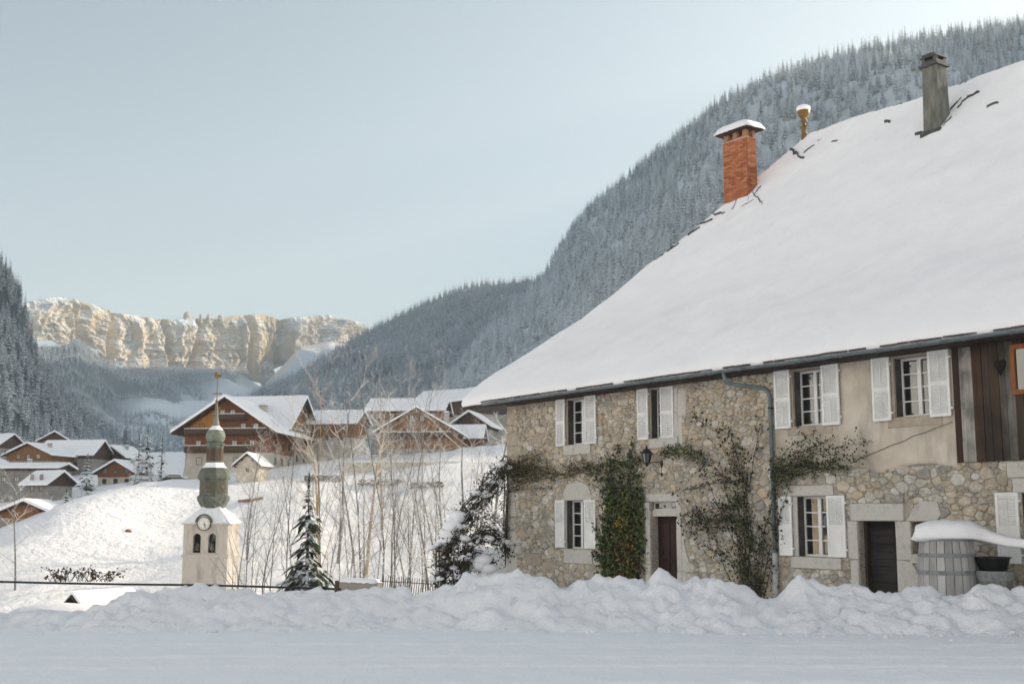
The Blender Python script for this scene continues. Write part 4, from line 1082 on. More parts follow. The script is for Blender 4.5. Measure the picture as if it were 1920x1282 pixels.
for x0_, y0_, x1_, y1_, w_ in ((1477,300,1500,291,.10),(1461,318,1470,310,.07),(1507,285,1523,274,.05),(1532,264,1542,261,.06),(1558,267,1569,262,.08),(1512,249,1541,241,.08),(1555,238,1563,241,.06),(1676,193,1689,187,.06),(1700,175,1710,182,.08),
        (1794,201,1812,182,.10),(1812,182,1832,172,.12),(1781,204,1798,187,.06),(1799,145,1818,138,.12),(1863,132,1883,122,.10),(1897,113,1925,113,.2),(1374,391,1392,383,.09),(1391,386,1409,376,.10),(1396,391,1421,373,.08),(1400,378,1424,364,.10),(1347,394,1355,391,.07),(1362,401,1366,398,.06),
        (1715,250,1729,247,.10),(1730,248,1746,244,.10),(1768,236,1780,221,.08),(1779,226,1786,219,.08),(1658,226,1668,225,.06),(1810,243,1816,240,.05),(1752,286,1757,280,.04),(1797,212,1806,210,.06),(1290,438,1308,427,.035),(1310,424,1330,412,.03),(1250,470,1268,458,.03),(1225,489,1240,479,.03),(1198,515,1206,508,.08),(1330,413,1352,399,.035),(1850,199,1868,192,.04),(1830,210,1842,204,.04),(1046,731,1062,716,.02),(1412,367,1424,352,.10)):
    a = roof_hit(x0_, y0_); b = roof_hit(x1_, y1_)
    L = math.hypot(b[0]-a[0], b[1]-a[1])
    if L > .2: bare(a[0], a[1], L*1.25, math.atan2(b[1]-a[1], b[0]-a[0]), w_*.3)

# brick chimney -------------------------------------------------------------------------------------------
def _brick():
    t = NT('brick'); n = t.noise(25, 5)
    c = t.ramp(t.objrand(), [(0.0, (0.27, 0.095, 0.05)), (0.5, (0.40, 0.15, 0.075)), (1.0, (0.50, 0.215, 0.115))])
    t.base(t.mix(c, (0.25, 0.09, 0.05), t.math('MULTIPLY', t.ramp(n, [(0.5, (0, 0, 0)), (0.8, (1, 1, 1))]), .5))).rough(.85).bump(n, .5, .006); return t.m
M['brick'] = _brick()
CS, CY, CW, CD, CZ0, CZ1 = 3.30, 6.0, 1.04, .46, 10.9, 13.62
ch = MB().box(CS+.012, CS+CW-.012, CY+.012, CY+CD-.012, CZ0, CZ1-.01).build('brick_chimney', M['brick_mortar'], house)
tag(ch, 'orange red brick chimney with an open cap under snow')
bmesh_cache = {}
def brick(L, along, x, y, z):
    key = (round(L, 3), along)
    if key not in bmesh_cache:
        o = (MB().box(0, L, 0, .05, 0, .058, .0015, 0) if along == 's' else MB().box(0, .05, 0, L, 0, .058, .0015, 0)).build('brick', M['brick'], ch)
        bmesh_cache[key] = o.data
    else: o = link(bpy.data.objects.new('brick', bmesh_cache[key]), ch)
    o.location = (x+rnd.uniform(-.002, .002), y+rnd.uniform(-.003, .003), z)
z = 11.25; k = 0
while z < CZ1-.06:
    x = CS; first = .11 if k % 2 else .22
    while x < CS+CW-.02:
        L = min(first, CS+CW-x-.001); brick(round(L-.011, 3), 's', x, CY-.004, z); x += first; first = .22
    y = CY+.052; first = .17 if k % 2 else .10
    while y < CY+CD-.03:
        L = min(first, CY+CD-y-.001); brick(round(L-.011, 3), 'y', CS+CW-.046, y, z); y += first; first = .22
    z += .0695; k += 1
mb = MB()
for a, b in ((.03, .2), (.42, .6), (.84, 1.01)):
    mb.box(CS+a, CS+b, CY+.03, CY+.14, CZ1-.02, CZ1+.24); mb.box(CS+a, CS+b, CY+CD-.14, CY+CD-.03, CZ1-.02, CZ1+.24)
mb.build('cap_pillars', M['brick_mortar'], ch)
cap = MB().box(CS-.16, CS+CW+.16, CY-.16, CY+CD+.16, CZ1+.24, CZ1+.30).build('cap_slab', M['soffit'], ch)
def snow_cap(name, x0, x1, y0, y1, z, h, parent, nx_=14, ny_=8, sag=.05, mat='snow_roof'):
    """pillow of snow with rounded rim"""
    v = []
    for j in range(ny_+1):
        for i in range(nx_+1):
            u, w = 2*i/nx_-1, 2*j/ny_-1; e = (1-abs(u)**6)*(1-abs(w)**6); ee = max(e, 0)**.45
            bul = .03*(1-ee)*0
            v.append((x0+(x1-x0)*(i/nx_)+bul, y0+(y1-y0)*(j/ny_), z + h*ee*(1+.12*mn.noise(Vector((i*.5, j*.5, z)))) - sag*(1-ee)*(.6+.8*mn.noise(Vector((i*.9, j*.9, z*2))))))
    f = grid_faces(nx_+1, ny_+1); b = len(v)
    v += [(x0, y0, z-.01), (x1, y0, z-.01), (x1, y1, z-.01), (x0, y1, z-.01)]; f.append((b, b+3, b+2, b+1))
    return mesh_obj(name, v, f, M[mat], parent, True)
snow_cap('cap_snow', CS-.22, CS+CW+.22, CY-.22, CY+CD+.22, CZ1+.30, .24, ch)
snow_cap('rim_snow', CS-.02, CS+CW+.02, CY-.02, CY+CD+.02, CZ1-.01, .05, ch, 10, 6, .02)
MB().box(CS-.05, CS+CW+.05, CY-.06, CY+CD, 11.0, 11.46).build('flashing', M['slate'], ch)

# grey chimney --------------------------------------------------------------------------------------------
GS, GY, GW, GD = 10.52, 6.5, .46, .44
mb = MB(); z0_, z1_ = 11.4, 13.98
for z, k in ((z0_, .03), (z1_, 0)): pass
b_ = [(GS-.04, GY-.04), (GS+GW+.04, GY-.04), (GS+GW+.04, GY+GD+.04), (GS-.04, GY+GD+.04)]; t_2 = [(GS, GY), (GS+GW, GY), (GS+GW, GY+GD), (GS, GY+GD)]
mb.add([(x, y, z0_) for x, y in b_]+[(x, y, z1_) for x, y in t_2], [(0, 1, 5, 4), (1, 2, 6, 5), (2, 3, 7, 6), (3, 0, 4, 7), (4, 5, 6, 7)])
gc = mb.build('concrete_chimney', M['concrete'], house); tag(gc, 'tall grey rendered chimney with dark stepped cap')
MB().box(GS-.07, GS+GW+.07, GY-.07, GY+GD+.07, z1_, z1_+.07).build('cap_slab', M['slate'], gc)
mb = MB(); mb.box(GS, GS+GW, GY, GY+GD, z1_+.07, z1_+.17)
for a, b in ((0, .1), (GW-.1, GW)): mb.box(GS+a, GS+b, GY, GY+.1, z1_+.17, z1_+.26); mb.box(GS+a, GS+b, GY+GD-.1, GY+GD, z1_+.17, z1_+.26)
mb.build('cap_collar', M['slate'], gc)
MB().prism([(GS-.03, z1_+.26), (GS+GW+.03, z1_+.26), (GS+GW-.06, z1_+.36), (GS+.06, z1_+.36)], GY-.03, GY+GD+.03).build('cap_hood', M['slate'], gc)
MB().box(GS-.09, GS+GW+.09, GY-.12, GY+GD, 11.5, 12.14).build('flashing', M['slate'], gc)

# gilded finial on the ridge end ---------------------------------------------------------------------------
fz = 13.74
fin = MB().lathe([(.11, fz-.3), (.10, fz+.12), (.06, fz+.2), (.06, fz+.3), (.13, fz+.35), (.13, fz+.38), (.05, fz+.43), (.05, fz+.52), (.11, fz+.56), (.11, fz+.6), (.07, fz+.64), (.13, fz+.7), (.19, fz+.8), (.2, fz+.88), (.17, fz+.95), (.06, fz+1.0)], 14, (4.97, 8.0)).build('finial', M['gold'], house, True)
MB().lathe([(.17, fz+.90), (.225, fz+.95), (.22, fz+1.03), (.12, fz+1.10), (.02, fz+1.12)], 14, (4.97, 8.0)).build('snow_cap', M['snow_roof'], fin, True)

# ------------------------------------------------------------------ lantern beside the door
ln = empty('wall_lantern', hw(6.66, -.02, 3.1), HROT, 'black wrought iron lantern on a scrolled bracket above the wooden door', 'lantern')
LX, LYY = -.12, -.36
MB().tube([(.14, 0, -.42), (.14, -.02, -.1), (.10, -.05, 0), (0, -.2, .02), (LX, LYY, -.06)], .014, 6).build('bracket', M['iron'], ln)
MB().tube([(.14, -.01, -.36), (.06, -.12, -.30), (.0, -.2, -.18), (.03, -.22, -.10), (.08, -.18, -.13), (.06, -.15, -.18)], .009, 5).build('scroll', M['iron'], ln)
MB().box(.10, .18, -.012, .02, -.46, .06).build('wall_plate', M['iron'], ln)
b_ = ln
mb = MB().lathe([(.02, .50), (.03, .46), (.03, .42), (.10, .38), (.17, .27), (.17, .25)], 6, (LX, LYY)); mb.build('cap', M['iron'], ln)
mb = MB()
for k in range(6):
    a = 2*math.pi*k/6; mb.tube([(LX+.145*math.cos(a), LYY+.145*math.sin(a), .26), (LX+.09*math.cos(a), LYY+.09*math.sin(a), -.02)], .010, 4)
mb.lathe([(.10, -.04), (.10, -.01), (.05, -.07), (.015, -.12)], 6, (LX, LYY)); mb.build('cage', M['iron'], ln)
MB().lathe([(.135, .25), (.082, -.005)], 6, (LX, LYY), cap=False).build('glass', M['glass'], ln)
ln.scale = (.88, .88, .88)

# ------------------------------------------------------------------ climbers on the wall (house coordinates)
GREENS = [(.07,.115,.04), (.045,.075,.03), (.10,.14,.05), (.14,.16,.06), (.08,.09,.045)]
DARKS = [(.02,.022,.015), (.035,.035,.022), (.05,.045,.028), (.03,.038,.024), (.065,.05,.032)]
RUSTS = [(.22,.12,.035), (.14,.07,.035), (.25,.17,.06), (.10,.05,.03)]
def leaf(mb, p, size, col, rg, out=Vector((0, -1, 0)), spread=.9):
    n = (out + Vector((rg.uniform(-1, 1), rg.uniform(-1, 1), rg.uniform(-.6, 1)))*spread).normalized()
    a = n.orthogonal().normalized(); a.rotate(Matrix.Rotation(rg.uniform(0, 6.28), 3, n)); b = n.cross(a)
    k = rg.uniform(.6, 1.3); mb.col(tuple(x*k for x in col))
    mb.add([p-a*size*.6, p+b*size*.38+n*size*.12, p+a*size*.6, p-b*size*.38+n*size*.12], [(0, 1, 2), (0, 2, 3)])
def wander(p0, p1, n, amp, rg, ymin=-.3):
    p0, p1 = Vector(p0), Vector(p1); out = []; o = Vector((0, 0, 0))
    for k in range(n+1):
        t = k/n; o += Vector((rg.uniform(-1, 1), rg.uniform(-.3, .3), rg.uniform(-1, 1)))*amp
        p = p0.lerp(p1, t)+o*math.sin(math.pi*min(1, t*1.2+.05)); p.y = min(-.03, max(ymin, p.y)); out.append(p)
    return out
def climber(name, base, label, stems, leafspec, rg, stemmat='trunk', dens=1.0):
    """stems: list of (p0, p1, thickness, twigs); leafspec: (size0, size1, palettes, per stem metre)"""
    root = empty(name, hw(*base), HROT, label, 'climber'); B = Vector(base)
    sm = MB(); lm = MB(); s0, s1, pal, per, spr = leafspec
    for p0, p1, th, tw in stems:
        L = (Vector(p1)-Vector(p0)).length; n = max(4, int(L/.18)); w = wander(p0, p1, n, .035, rg)
        sm.tube([p-B for p in w], [th*(1-.7*k/n) for k in range(n+1)], 5)
        for k in range(int(tw*L)):
            q = rg.choice(w[1:]); d = Vector((rg.uniform(-1, 1), rg.uniform(-.35, .05), rg.uniform(-.5, 1)))*rg.uniform(.12, .45); e = q+d; e.y = min(-.03, e.y)
            sm.tube([q-B, (q+e)/2-B+Vector((0, -.02, .02)), e-B], [th*.35, th*.25, th*.12], 4)
            for _ in range(int(per*.6*d.length)):
                t = rg.random(); leaf(lm, q.lerp(e, t)+Vector((rg.gauss(0, .04), -abs(rg.gauss(0, .05)), rg.gauss(0, .04)))-B, rg.uniform(s0, s1), rg.choice(rg.choice(pal)), rg)
        for _ in range(int(per*L)):
            q = rg.choice(w); t = Vector((rg.gauss(0, spr), -abs(rg.gauss(0, .06)), rg.gauss(0, spr))); leaf(lm, q+t-B, rg.uniform(s0, s1), rg.choice(rg.choice(pal)), rg)
    sm.build('stems', M['trunk'], root)
    if lm.v: tag(lm.build('leaves', M['leaf'], root, False, True), kind='stuff')
    return root
rg = random.Random(17)
# twiggy creeper along the wall from the corner to the ivy
st = []
for k in range(16):
    z = rg.uniform(2.62, 3.45); st.append(((rg.uniform(-.4, .2), -.1, z-.15), (rg.uniform(1.2, 2.4), -.08, z+rg.uniform(-.2, .2)), .014, 7))
for k in range(8): st.append(((1.4+.3*k, -.06, 3.05+rg.uniform(-.25, .25)), (3.0+.4*k, -.06, 3.0+rg.uniform(-.3, .25)), .010, 5))
for k in range(7): st.append(((-.2, -.1, .2+rg.uniform(0, .4)), (-.25+rg.uniform(-.1, .35), -.1, 3.2), .018, 5))
climber('wall_creeper', (-.15, -.12, -.3), 'dark tangled creeper along the stone wall from the house corner', st, (.03, .06, [DARKS, GREENS, GREENS, RUSTS], 24, .12), rg)
# ivy column
st = []
for k in range(34):
    x = rg.uniform(4.42, 5.85); top = 1.25+.95*math.sin((x-4.0)*1.2)+rg.uniform(-.6, .5); st.append(((x, -.06, -.4), (x+rg.uniform(-.25, .25), -.07, top), .016, 4))
for x in (4.75, 4.95, 5.2, 5.5, 5.6, 5.9, 6.0): st.append(((x, -.06, 1.8), (x+rg.uniform(-.1, .1), -.06, rg.uniform(2.6, 3.5)), .010, 5))
st += [((4.3, -.05, 3.05), (6.1, -.05, 3.25), .01, 4), ((3.9, -.05, 2.95), (5.2, -.05, 2.6), .01, 3), ((4.1, -.05, 2.75), (4.9, -.05, 2.2), .01, 4)]
root = climber('ivy', (5.1, -.12, -.4), 'thick green and rusty ivy covering the wall beside the wooden door', st, (.04, .10, [GREENS, GREENS, GREENS, DARKS, DARKS], 60, .12), rg)
lm = MB(); B = Vector((5.1, -.12, -.4))
for _ in range(520):
    leaf(lm, Vector((rg.gauss(5.45, .22), -.1-abs(rg.gauss(0, .08)), rg.gauss(.75, .55)))-B, rg.uniform(.04, .09), rg.choice(RUSTS), rg)
for _ in range(50): leaf(lm, Vector((rg.gauss(5.25, .16), -.12-abs(rg.gauss(0, .06)), rg.gauss(1.6, .18)))-B, rg.uniform(.05, .09), (.42, .30, .05), rg)
tag(lm.build('rusty_leaves', M['leaf'], root, False, True), kind='stuff')
# short ivy tuft above the lantern
climber('ivy_tuft', (7.2, -.06, 3.2), 'small green ivy tuft under the half closed upper window', [((6.9, -.05, 3.35), (8.3, -.05, 3.25), .01, 6), ((7.0, -.05, 3.4), (7.9, -.05, 3.42), .01, 6), ((7.9, -.05, 3.2), (8.6, -.05, 3.0), .008, 5)], (.035, .07, [GREENS, GREENS, DARKS], 95, .08), rg)
# climbing rose by the pipe
st = []
for k in range(15):
    a = rg.uniform(-.8, .55); L = rg.uniform(1.6, 4.2); x0 = 10.0+rg.uniform(-.35, .3)
    st.append(((x0, -.12, -.5), (x0+L*math.sin(a)*.75, -.1, -.4+L*math.cos(a)), .016, 4))
for p in (((9.6, -.1, 2.0), (7.6, -.1, 1.7), .014, 8), ((9.6, -.1, 1.6), (7.55, -.1, 1.5), .014, 8), ((9.7, -.1, 2.2), (8.4, -.1, 1.15), .012, 7), ((9.7, -.1, 2.6), (7.3, -.06, 2.35), .012, 5), ((9.8, -.1, 2.3), (9.2, -.08, 4.05), .012, 5), ((9.9, -.1, 2.4), (8.9, -.08, 3.5), .012, 5), ((9.9, -.1, 2.4), (10.3, -.08, 3.9), .012, 4), ((9.5, -.1, 2.5), (8.2, -.08, 2.9), .012, 7), ((8.9, -.08, 3.75), (8.1, -.06, 4.15), .008, 6), ((9.7, -.1, .4), (8.4, -.1, 1.0), .012, 6), ((9.5, -.1, 1.75), (7.9, -.1, 1.6), .012, 12), ((9.4, -.1, 1.45), (7.8, -.1, 1.35), .012, 12), ((9.6, -.1, 1.0), (9.0, -.1, 1.9), .012, 12), ((9.9, -.1, 1.2), (9.4, -.1, 2.1), .012, 12), ((10.1, -.1, .2), (9.9, -.1, 1.2), .012, 10)): st.append(p)
climber('climbing_rose', (10.0, -.15, -.5), 'sprawling dark climbing rose fanning up the wall beside the downpipe', st, (.04, .085, [DARKS, DARKS, DARKS, GREENS], 24, .11), rg)
# wisteria on the plaster
st = []
for k in range(7): st.append(((10.75, -.14, 2.5+.07*k), (rg.uniform(11.6, 13.2), -.1, rg.uniform(2.72, 3.0)), .012, 7))
st += [((10.7, -.15, -.4), (10.78, -.15, 2.9), .02, 1), ((10.8, -.14, 2.95), (12.3, -.1, 3.38), .01, 7), ((11.4, -.12, 3.15), (13.35, -.1, 3.3), .008, 4), ((11.3, -.12, 3.0), (13.3, -.1, 3.02), .008, 5), ((10.85, -.14, 3.0), (11.9, -.1, 3.55), .01, 8)]
climber('plaster_creeper', (10.8, -.16, -.4), 'dark creeper trailing along the foot of the plastered wall', st, (.035, .065, [DARKS, DARKS, GREENS], 42, .08), rg)

# ------------------------------------------------------------------ barrel, tub, bucket and stone slab at the house front
def local(px, py, dep): 
    p = at(px, py, dep); q = p-W0; return q.dot(DXV), -q.dot(NV), p.z
bp = at(1778, 1100, 22.6); bp.z = -.35
br = empty('wooden_barrel', bp, .3, 'large weathered grey barrel with iron hoops carrying a pillow of snow', 'barrel')
BH = 1.75
def brad(z): t = z/BH; return .455+.075*math.sin(math.pi*min(1, max(0, t)))
for k in range(22):
    a0, a1 = 2*math.pi*k/22+.012, 2*math.pi*(k+1)/22-.012; mb = MB(); vv = []; ff = []
    for j in range(9):
        z = BH*j/8; r = brad(z)+rnd.uniform(-.001, .001)
        vv += [(r*math.cos(a0), r*math.sin(a0), z), ((r+.004)*math.cos((a0+a1)/2), (r+.004)*math.sin((a0+a1)/2), z), (r*math.cos(a1), r*math.sin(a1), z), ((r-.03)*math.cos(a1), (r-.03)*math.sin(a1), z), ((r-.03)*math.cos(a0), (r-.03)*math.sin(a0), z)]
    for j in range(8):
        for q in range(5): n_ = (q+1) % 5; ff.append((j*5+q, j*5+n_, j*5+5+n_, j*5+5+q))
    ff += [(4, 3, 2, 1, 0), (40, 41, 42, 43, 44)]
    mesh_obj('stave', vv, ff, M['barrel_wood'], br)
MB().lathe([(.42, BH-.09), (.42, BH-.05)], 22).build('barrel_head', M['barrel_wood'], br)
for z0_, z1_ in ((.05, .12), (.22, .29), (1.02, 1.10), (1.34, 1.41), (BH-.12, BH-.03)):
    MB().lathe([(brad(z0_)+.002, z0_), (brad(z0_)+.012, z0_), (brad(z1_)+.012, z1_), (brad(z1_)+.002, z1_)], 28).build('hoop', M['hoop'], br)
# the snow pillow lies over barrel and spills along the rail to the right
def blob(name, rings, n, mat, parent=None, jit=.05, seed=0):
    v = []; 
    for k, (c, rx, ry, rz) in enumerate(rings): pass
    return None
vv = []; ff = []; nn = 18; path = [(-.58, .42), (-.50, .50), (-.3, .53), (0, .55), (.25, .53), (.46, .44), (.62, .28), (.8, .2), (1.05, .16), (1.4, .13), (1.9, .12), (2.4, .12)]
hz = [(.0), .22, .29, .31, .30, .28, .22, .17, .14, .12, .10, .09]
for i, (x, w_) in enumerate(path):
    for k in range(nn):
        a = 2*math.pi*k/nn; c_, s_ = math.cos(a), math.sin(a)
        top = hz[i]*max(s_, 0)**.7 if s_ > 0 else -.05*abs(s_)**.5 - (.05*max(0, -s_) if i in (1, 2) else 0)
        y = w_*c_*abs(c_)**-.25*(1 if i else .3) if abs(c_) > 1e-6 else 0
        zb = BH - .02 - (.0 if x < .5 else min(1, (x-.5)/.6)*.14 + max(0, x-1.1)*.08)
        j = 1+.10*mn.noise(Vector((x*3, c_*2, s_*2)))
        vv.append((x+(.06*s_ if i == 0 else 0), y*j, zb+top*j-.02))
for i in range(len(path)-1):
    for k in range(nn): q = (k+1) % nn; ff.append((i*nn+k, i*nn+q, (i+1)*nn+q, (i+1)*nn+k))
ff += [tuple(range(nn-1, -1, -1)), tuple((len(path)-1)*nn+k for k in range(nn))]
sp = mesh_obj('snow_pillow', vv, ff, M['snow_roof'], None, True); sp.location = bp; sp.rotation_euler = (0, 0, -.42)
tag(sp, 'thick pillow of snow lying on the barrel and trailing along a rail', 'snow')
rl = MB().box(.3, 2.6, -.05, .05, -.06, .0); o = rl.build('wooden_rail', M['barrel_wood']); o.location = bp+Vector((0, 0, BH-.02)); o.rotation_euler = (0, .085, -.42)
tag(o, 'grey wooden rail under the snow running right from the barrel top', 'rail')
tp = at(1866, 1100, 22.2); tp.z = -.3
tb = empty('wooden_tub', tp, .8, 'low grey wooden tub with hoop beside the barrel', 'tub')
for k in range(18):
    a0, a1 = 2*math.pi*k/18+.01, 2*math.pi*(k+1)/18-.01; vv = []
    for j in range(3):
        z = 1.05*j/2; r = .30+.02*j/2
        vv += [(r*math.cos(a0), r*math.sin(a0), z), (r*math.cos(a1), r*math.sin(a1), z), ((r-.03)*math.cos(a1), (r-.03)*math.sin(a1), z), ((r-.03)*math.cos(a0), (r-.03)*math.sin(a0), z)]
    ff = []
    for j in range(2):
        for q in range(4): n_ = (q+1) % 4; ff.append((j*4+q, j*4+n_, j*4+4+n_, j*4+4+q))
    ff += [(3, 2, 1, 0), (8, 9, 10, 11)]
    mesh_obj('stave', vv, ff, M['tub_wood'], tb)
MB().lathe([(.315, .88), (.335, .88), (.338, 1.05), (.318, 1.05)], 24).build('hoop', M['hoop'], tb); MB().lathe([(.312, .2), (.325, .2), (.327, .26), (.315, .26)], 24).build('hoop', M['hoop'], tb)
MB().lathe([(.29, 1.0), (.29, 1.03)], 18).build('tub_head', M['tub_wood'], tb)
bk = empty('black_bucket', tp+Vector((-.02, 0, 1.035)), .4, 'black bucket standing on the low wooden tub', 'bucket')
MB().lathe([(.02, 0), (.24, 0), (.30, .24), (.325, .245), (.325, .265), (.29, .265), (.23, .03), (.02, .03)], 26, cap=False).build('shell', M['black_plastic'], bk, True)
MB().lathe([(.02, .19), (.27, .185), (.28, .2), (.02, .235)], 18).build('snow_fill', M['snow_roof'], bk, True)
hd = [(.325*math.cos(a), .325*math.sin(a)+.0, .25-.02*math.sin(a)) for a in np.linspace(.2, 2.9, 12)]
MB().tube([(.33, .02, .25)]+[(.36*math.cos(a), .36*math.sin(a), .24) for a in np.linspace(.1, 2.6, 12)], .008, 5).build('handle', M['iron'], bk)
sl = at(1705, 1092, 23.3); sl.z = -.35
v = [(-.75, -.25, 0), (.75, -.3, 0), (.7, .4, 0), (-.7, .35, 0), (-.35, -.15, .55), (.3, -.2, .62), (.5, .3, .66), (-.3, .3, .6), (.02, -.3, .6)]
o = mesh_obj('stone_slab', v, [(3, 2, 1, 0), (0, 8, 4), (0, 1, 8), (1, 5, 8), (4, 8, 5, 6, 7), (1, 2, 6, 5), (2, 3, 7, 6), (3, 0, 4, 7)], M['concrete']); o.location = sl; o.rotation_euler.z = -.5
tag(o, 'rough grey stone slab leaning at the foot of the cellar door', 'stone')
# covered cart wheel planter right of the tub
o = MB().lathe([(.3, 0), (.33, .3), (.34, .34)], 18).build('planter', M['concrete']); o.location = at(1935, 1100, 22.4); o.location.z = -.1
tag(o, 'dark grey planter pot beside the wooden tub under the shutter', 'planter')
# ------------------------------------------------------------------ village houses
def wface(face, w, D):
    """maps (u along, out, z) on a wall to local x, y, z"""
    if face == 'f': return lambda u, o, z: (u, -o, z)
    if face == 'b': return lambda u, o, z: (-u, D+o, z)
    if face == 'r': return lambda u, o, z: (w/2+o, D/2+u, z)
    return lambda u, o, z: (-w/2-o, D/2-u, z)
def fbox(mb, mp, u0, u1, o0, o1, z0, z1):
    vs_ = [mp(u, o, z) for z in (z0, z1) for o in (o0, o1) for u in (u0, u1)]
    return mb.add(vs_, [(0,2,3,1),(4,5,7,6),(0,1,5,4),(2,6,7,3),(0,4,6,2),(1,3,7,5)])
def add_window(root, mp, u, z, w, h, frame='white_paint', shut=None):
    mb = MB(); t = .09
    fbox(mb, mp, u-w/2, u+w/2, 0, .08, z, z+t); fbox(mb, mp, u-w/2, u+w/2, 0, .08, z+h-t, z+h)
    fbox(mb, mp, u-w/2, u-w/2+t, 0, .08, z+t, z+h-t); fbox(mb, mp, u+w/2-t, u+w/2, 0, .08, z+t, z+h-t); fbox(mb, mp, u-.03, u+.03, 0, .07, z+t, z+h-t)
    o = mb.build('window', M[frame], root)
    fbox(MB(), mp, u-w/2+t, u+w/2-t, .01, .03, z+t, z+h-t).build('pane', M['glass'], o)
    if shut:
        for sg in (-1, 1): a = u+sg*(w/2+.02); fbox(MB(), mp, min(a, a+sg*w*.45), max(a, a+sg*w*.45), .01, .06, z, z+h).build('shutter', M[shut], root)
    return o
def add_balcony(root, mp, u0, u1, z, out, mat='wood_dark'):
    o = fbox(MB(), mp, u0, u1, 0, out, z-.15, z).build('balcony', M[mat], root)
    fbox(MB(), mp, u0, u1, out-.06, out, z+.12, z+.95).build('rail', M[mat], o); fbox(MB(), mp, u0, u1, out-.1, out+.04, z+.95, z+1.03).build('handrail', M[mat], o)
    fbox(MB(), mp, u0, u1, out-.16, out+.03, z+1.03, z+1.12).build('rail_snow', M['snow_roof'], o)
    return o
def chalet(name, loc, rz, w, D, h1, h2, rise, label, lower='render_white', upper='wood_brown', ov=1.2, snow=.45, wins=(), balc=(), chims=(), cat='chalet', slabmat='wood_dark', ovf=None, fr='wood_dark', shut=None):
    """gable to the front (-y); masonry up to h1, timber up to the eaves h2, ridge rise above"""
    root = empty(name, loc, rz, label, cat); ovf = ov if ovf is None else ovf
    MB().box(-w/2, w/2, 0, D, -4, h1).build('wall', M[lower], root)
    e = .12
    MB().prism([(-w/2-e, h1), (w/2+e, h1), (w/2+e, h2), (0, h2+rise), (-w/2-e, h2)], -e, D+e).build('timber_wall', M[upper], root)
    sl = rise/(w/2); ex = w/2+ov; ez = h2-ov*sl; th = .22
    # the slabs carry on past the wall, the profile is a chevron
    def chev(lo, hi, grow=0.0, rnd_=False):
        a = ex+grow; b = h2-(a-w/2)*sl
        top = [(a, b+hi)] if not rnd_ else [(a+.02, b+lo+(hi-lo)*.45), (a-.08, b+lo+(hi-lo)*.85), (a-.3, b+.3*sl+hi)]
        pts = [(a, b+lo)] + top + [(.25, h2+rise-.25*sl+hi), (0, h2+rise+hi-.03), (-.25, h2+rise-.25*sl+hi)] + [(-p, q) for p, q in reversed(top)] + [(-a, b+lo), (0, h2+rise+lo)]
        return pts
    r = MB().prism(chev(.05, .05+th), -ovf, D+ov).build('roof', M[slabmat], root)
    MB().prism(chev(.05+th, .05+th+snow, .06, True), -ovf-.08, D+ov+.08).build('roof_snow', M['snow_roof'], root)
    for sx in (-1, 1):                                   # purlin ends under the front eaves
        for t in (.05, .5, .93):
            x = sx*w/2*t; z = h2+rise*(1-t); MB().box(x-.1, x+.1, -ovf+.1, .02, z-.2, z+.03).build('purlin', M[slabmat], r)
    for face, u, z, ww, hh in wins: add_window(root, wface(face, w+2*e if z > h1 else w, D), u, z, ww, hh, fr, shut) if face in 'rl' else add_window(root, (lambda mp, dz: (lambda a, o, c: mp(a, o+dz, c)))(wface(face, w, D), e if z > h1 else 0), u, z, ww, hh, fr, shut)
    for face, u0, u1, z, out in balc: add_balcony(root, wface(face, w, D), u0, u1, z, out)
    for x, y, s, hh in chims:
        z = h2+rise-abs(x)*sl; o = MB().box(x-s/2, x+s/2, y-s/2, y+s/2, z-.3, z+hh).build('chimney', M['render_white'], root)
        MB().box(x-s/2-.1, x+s/2+.1, y-s/2-.1, y+s/2+.1, z+hh, z+hh+.12).build('chimney_cap', M['slate'], o); snow_cap('cap_snow', x-s/2-.1, x+s/2+.1, y-s/2-.1, y+s/2+.1, z+hh+.12, .3, o, 6, 6)
    return root
def P(px, py, y): return at(px, py, y)
# the big chalet: main gable block and a cross wing behind it ------------------------------------------------
b0 = P(424, 884, 212); S_ = 10.55
root = chalet('large_chalet', b0, R(-6), 15.2, 20, 3.3, 7.8, 5.0, 'large sunlit chalet with ochre timber gable and balconies above the church tower', 'render_white', 'wood_red', 2.0, .5,
    wins=[('f', x, z, 1.0, 1.35) for z, xs in ((7.2, (-4.6, -2.2, 2.9, 5.2)), (9.6, (-1.0, .9)), (4.2, (-5.2, -2.2, 1.4, 4.6)), (1.2, (-5.0, -1.6, 1.8, 5.0))) for x in xs] + [('r', u, z, 1.1, 1.3) for z in (1.3, 4.2) for u in (-6, -2, 2, 6)],
    balc=[('f', -7.4, 7.4, 6.5, 1.5), ('f', -7.4, 4.5, 3.5, 1.3), ('f', -2.2, 3.4, 9.1, 1.1)], chims=[(2.6, 12, 1.2, 1.6), (-3.2, 15, 1.0, 1.4)], ovf=2.2)
# ochre boards, sunlight painted on the left half of the gable: each board its own
for k in range(17):
    x = -7.45+k*.36; zt = 7.8+5.0*(1-abs(x+.17)/7.6)-.3
    if zt > 7.0: MB().box(x, x+.345, -.17, -.10, 6.75, zt).build('board', M['wood_orange'], root)
wing = chalet('chalet_wing', P(556, 880, 228), R(80), 13, 15, 3.2, 8.2, 5.2, 'sunlit cross wing of the large chalet with a decorated gable and chimneys', 'render_white', 'wood_brown', 1.8, .5,
    wins=[('f', x, z, 1.0, 1.3) for z, xs in ((1.5, (-4, 0, 4)), (4.2, (-4, 0, 4)), (7.2, (-3, 0, 3))) for x in xs] + [('l', u, z, 1.1, 1.3) for z in (4.2,) for u in (-6, -2, 2, 6)],
    balc=[('f', -6.2, 6.2, 6.3, 1.3)], chims=[(3.0, 9.5, 1.4, 2.2), (2.0, 15.5, .7, 1.6)])
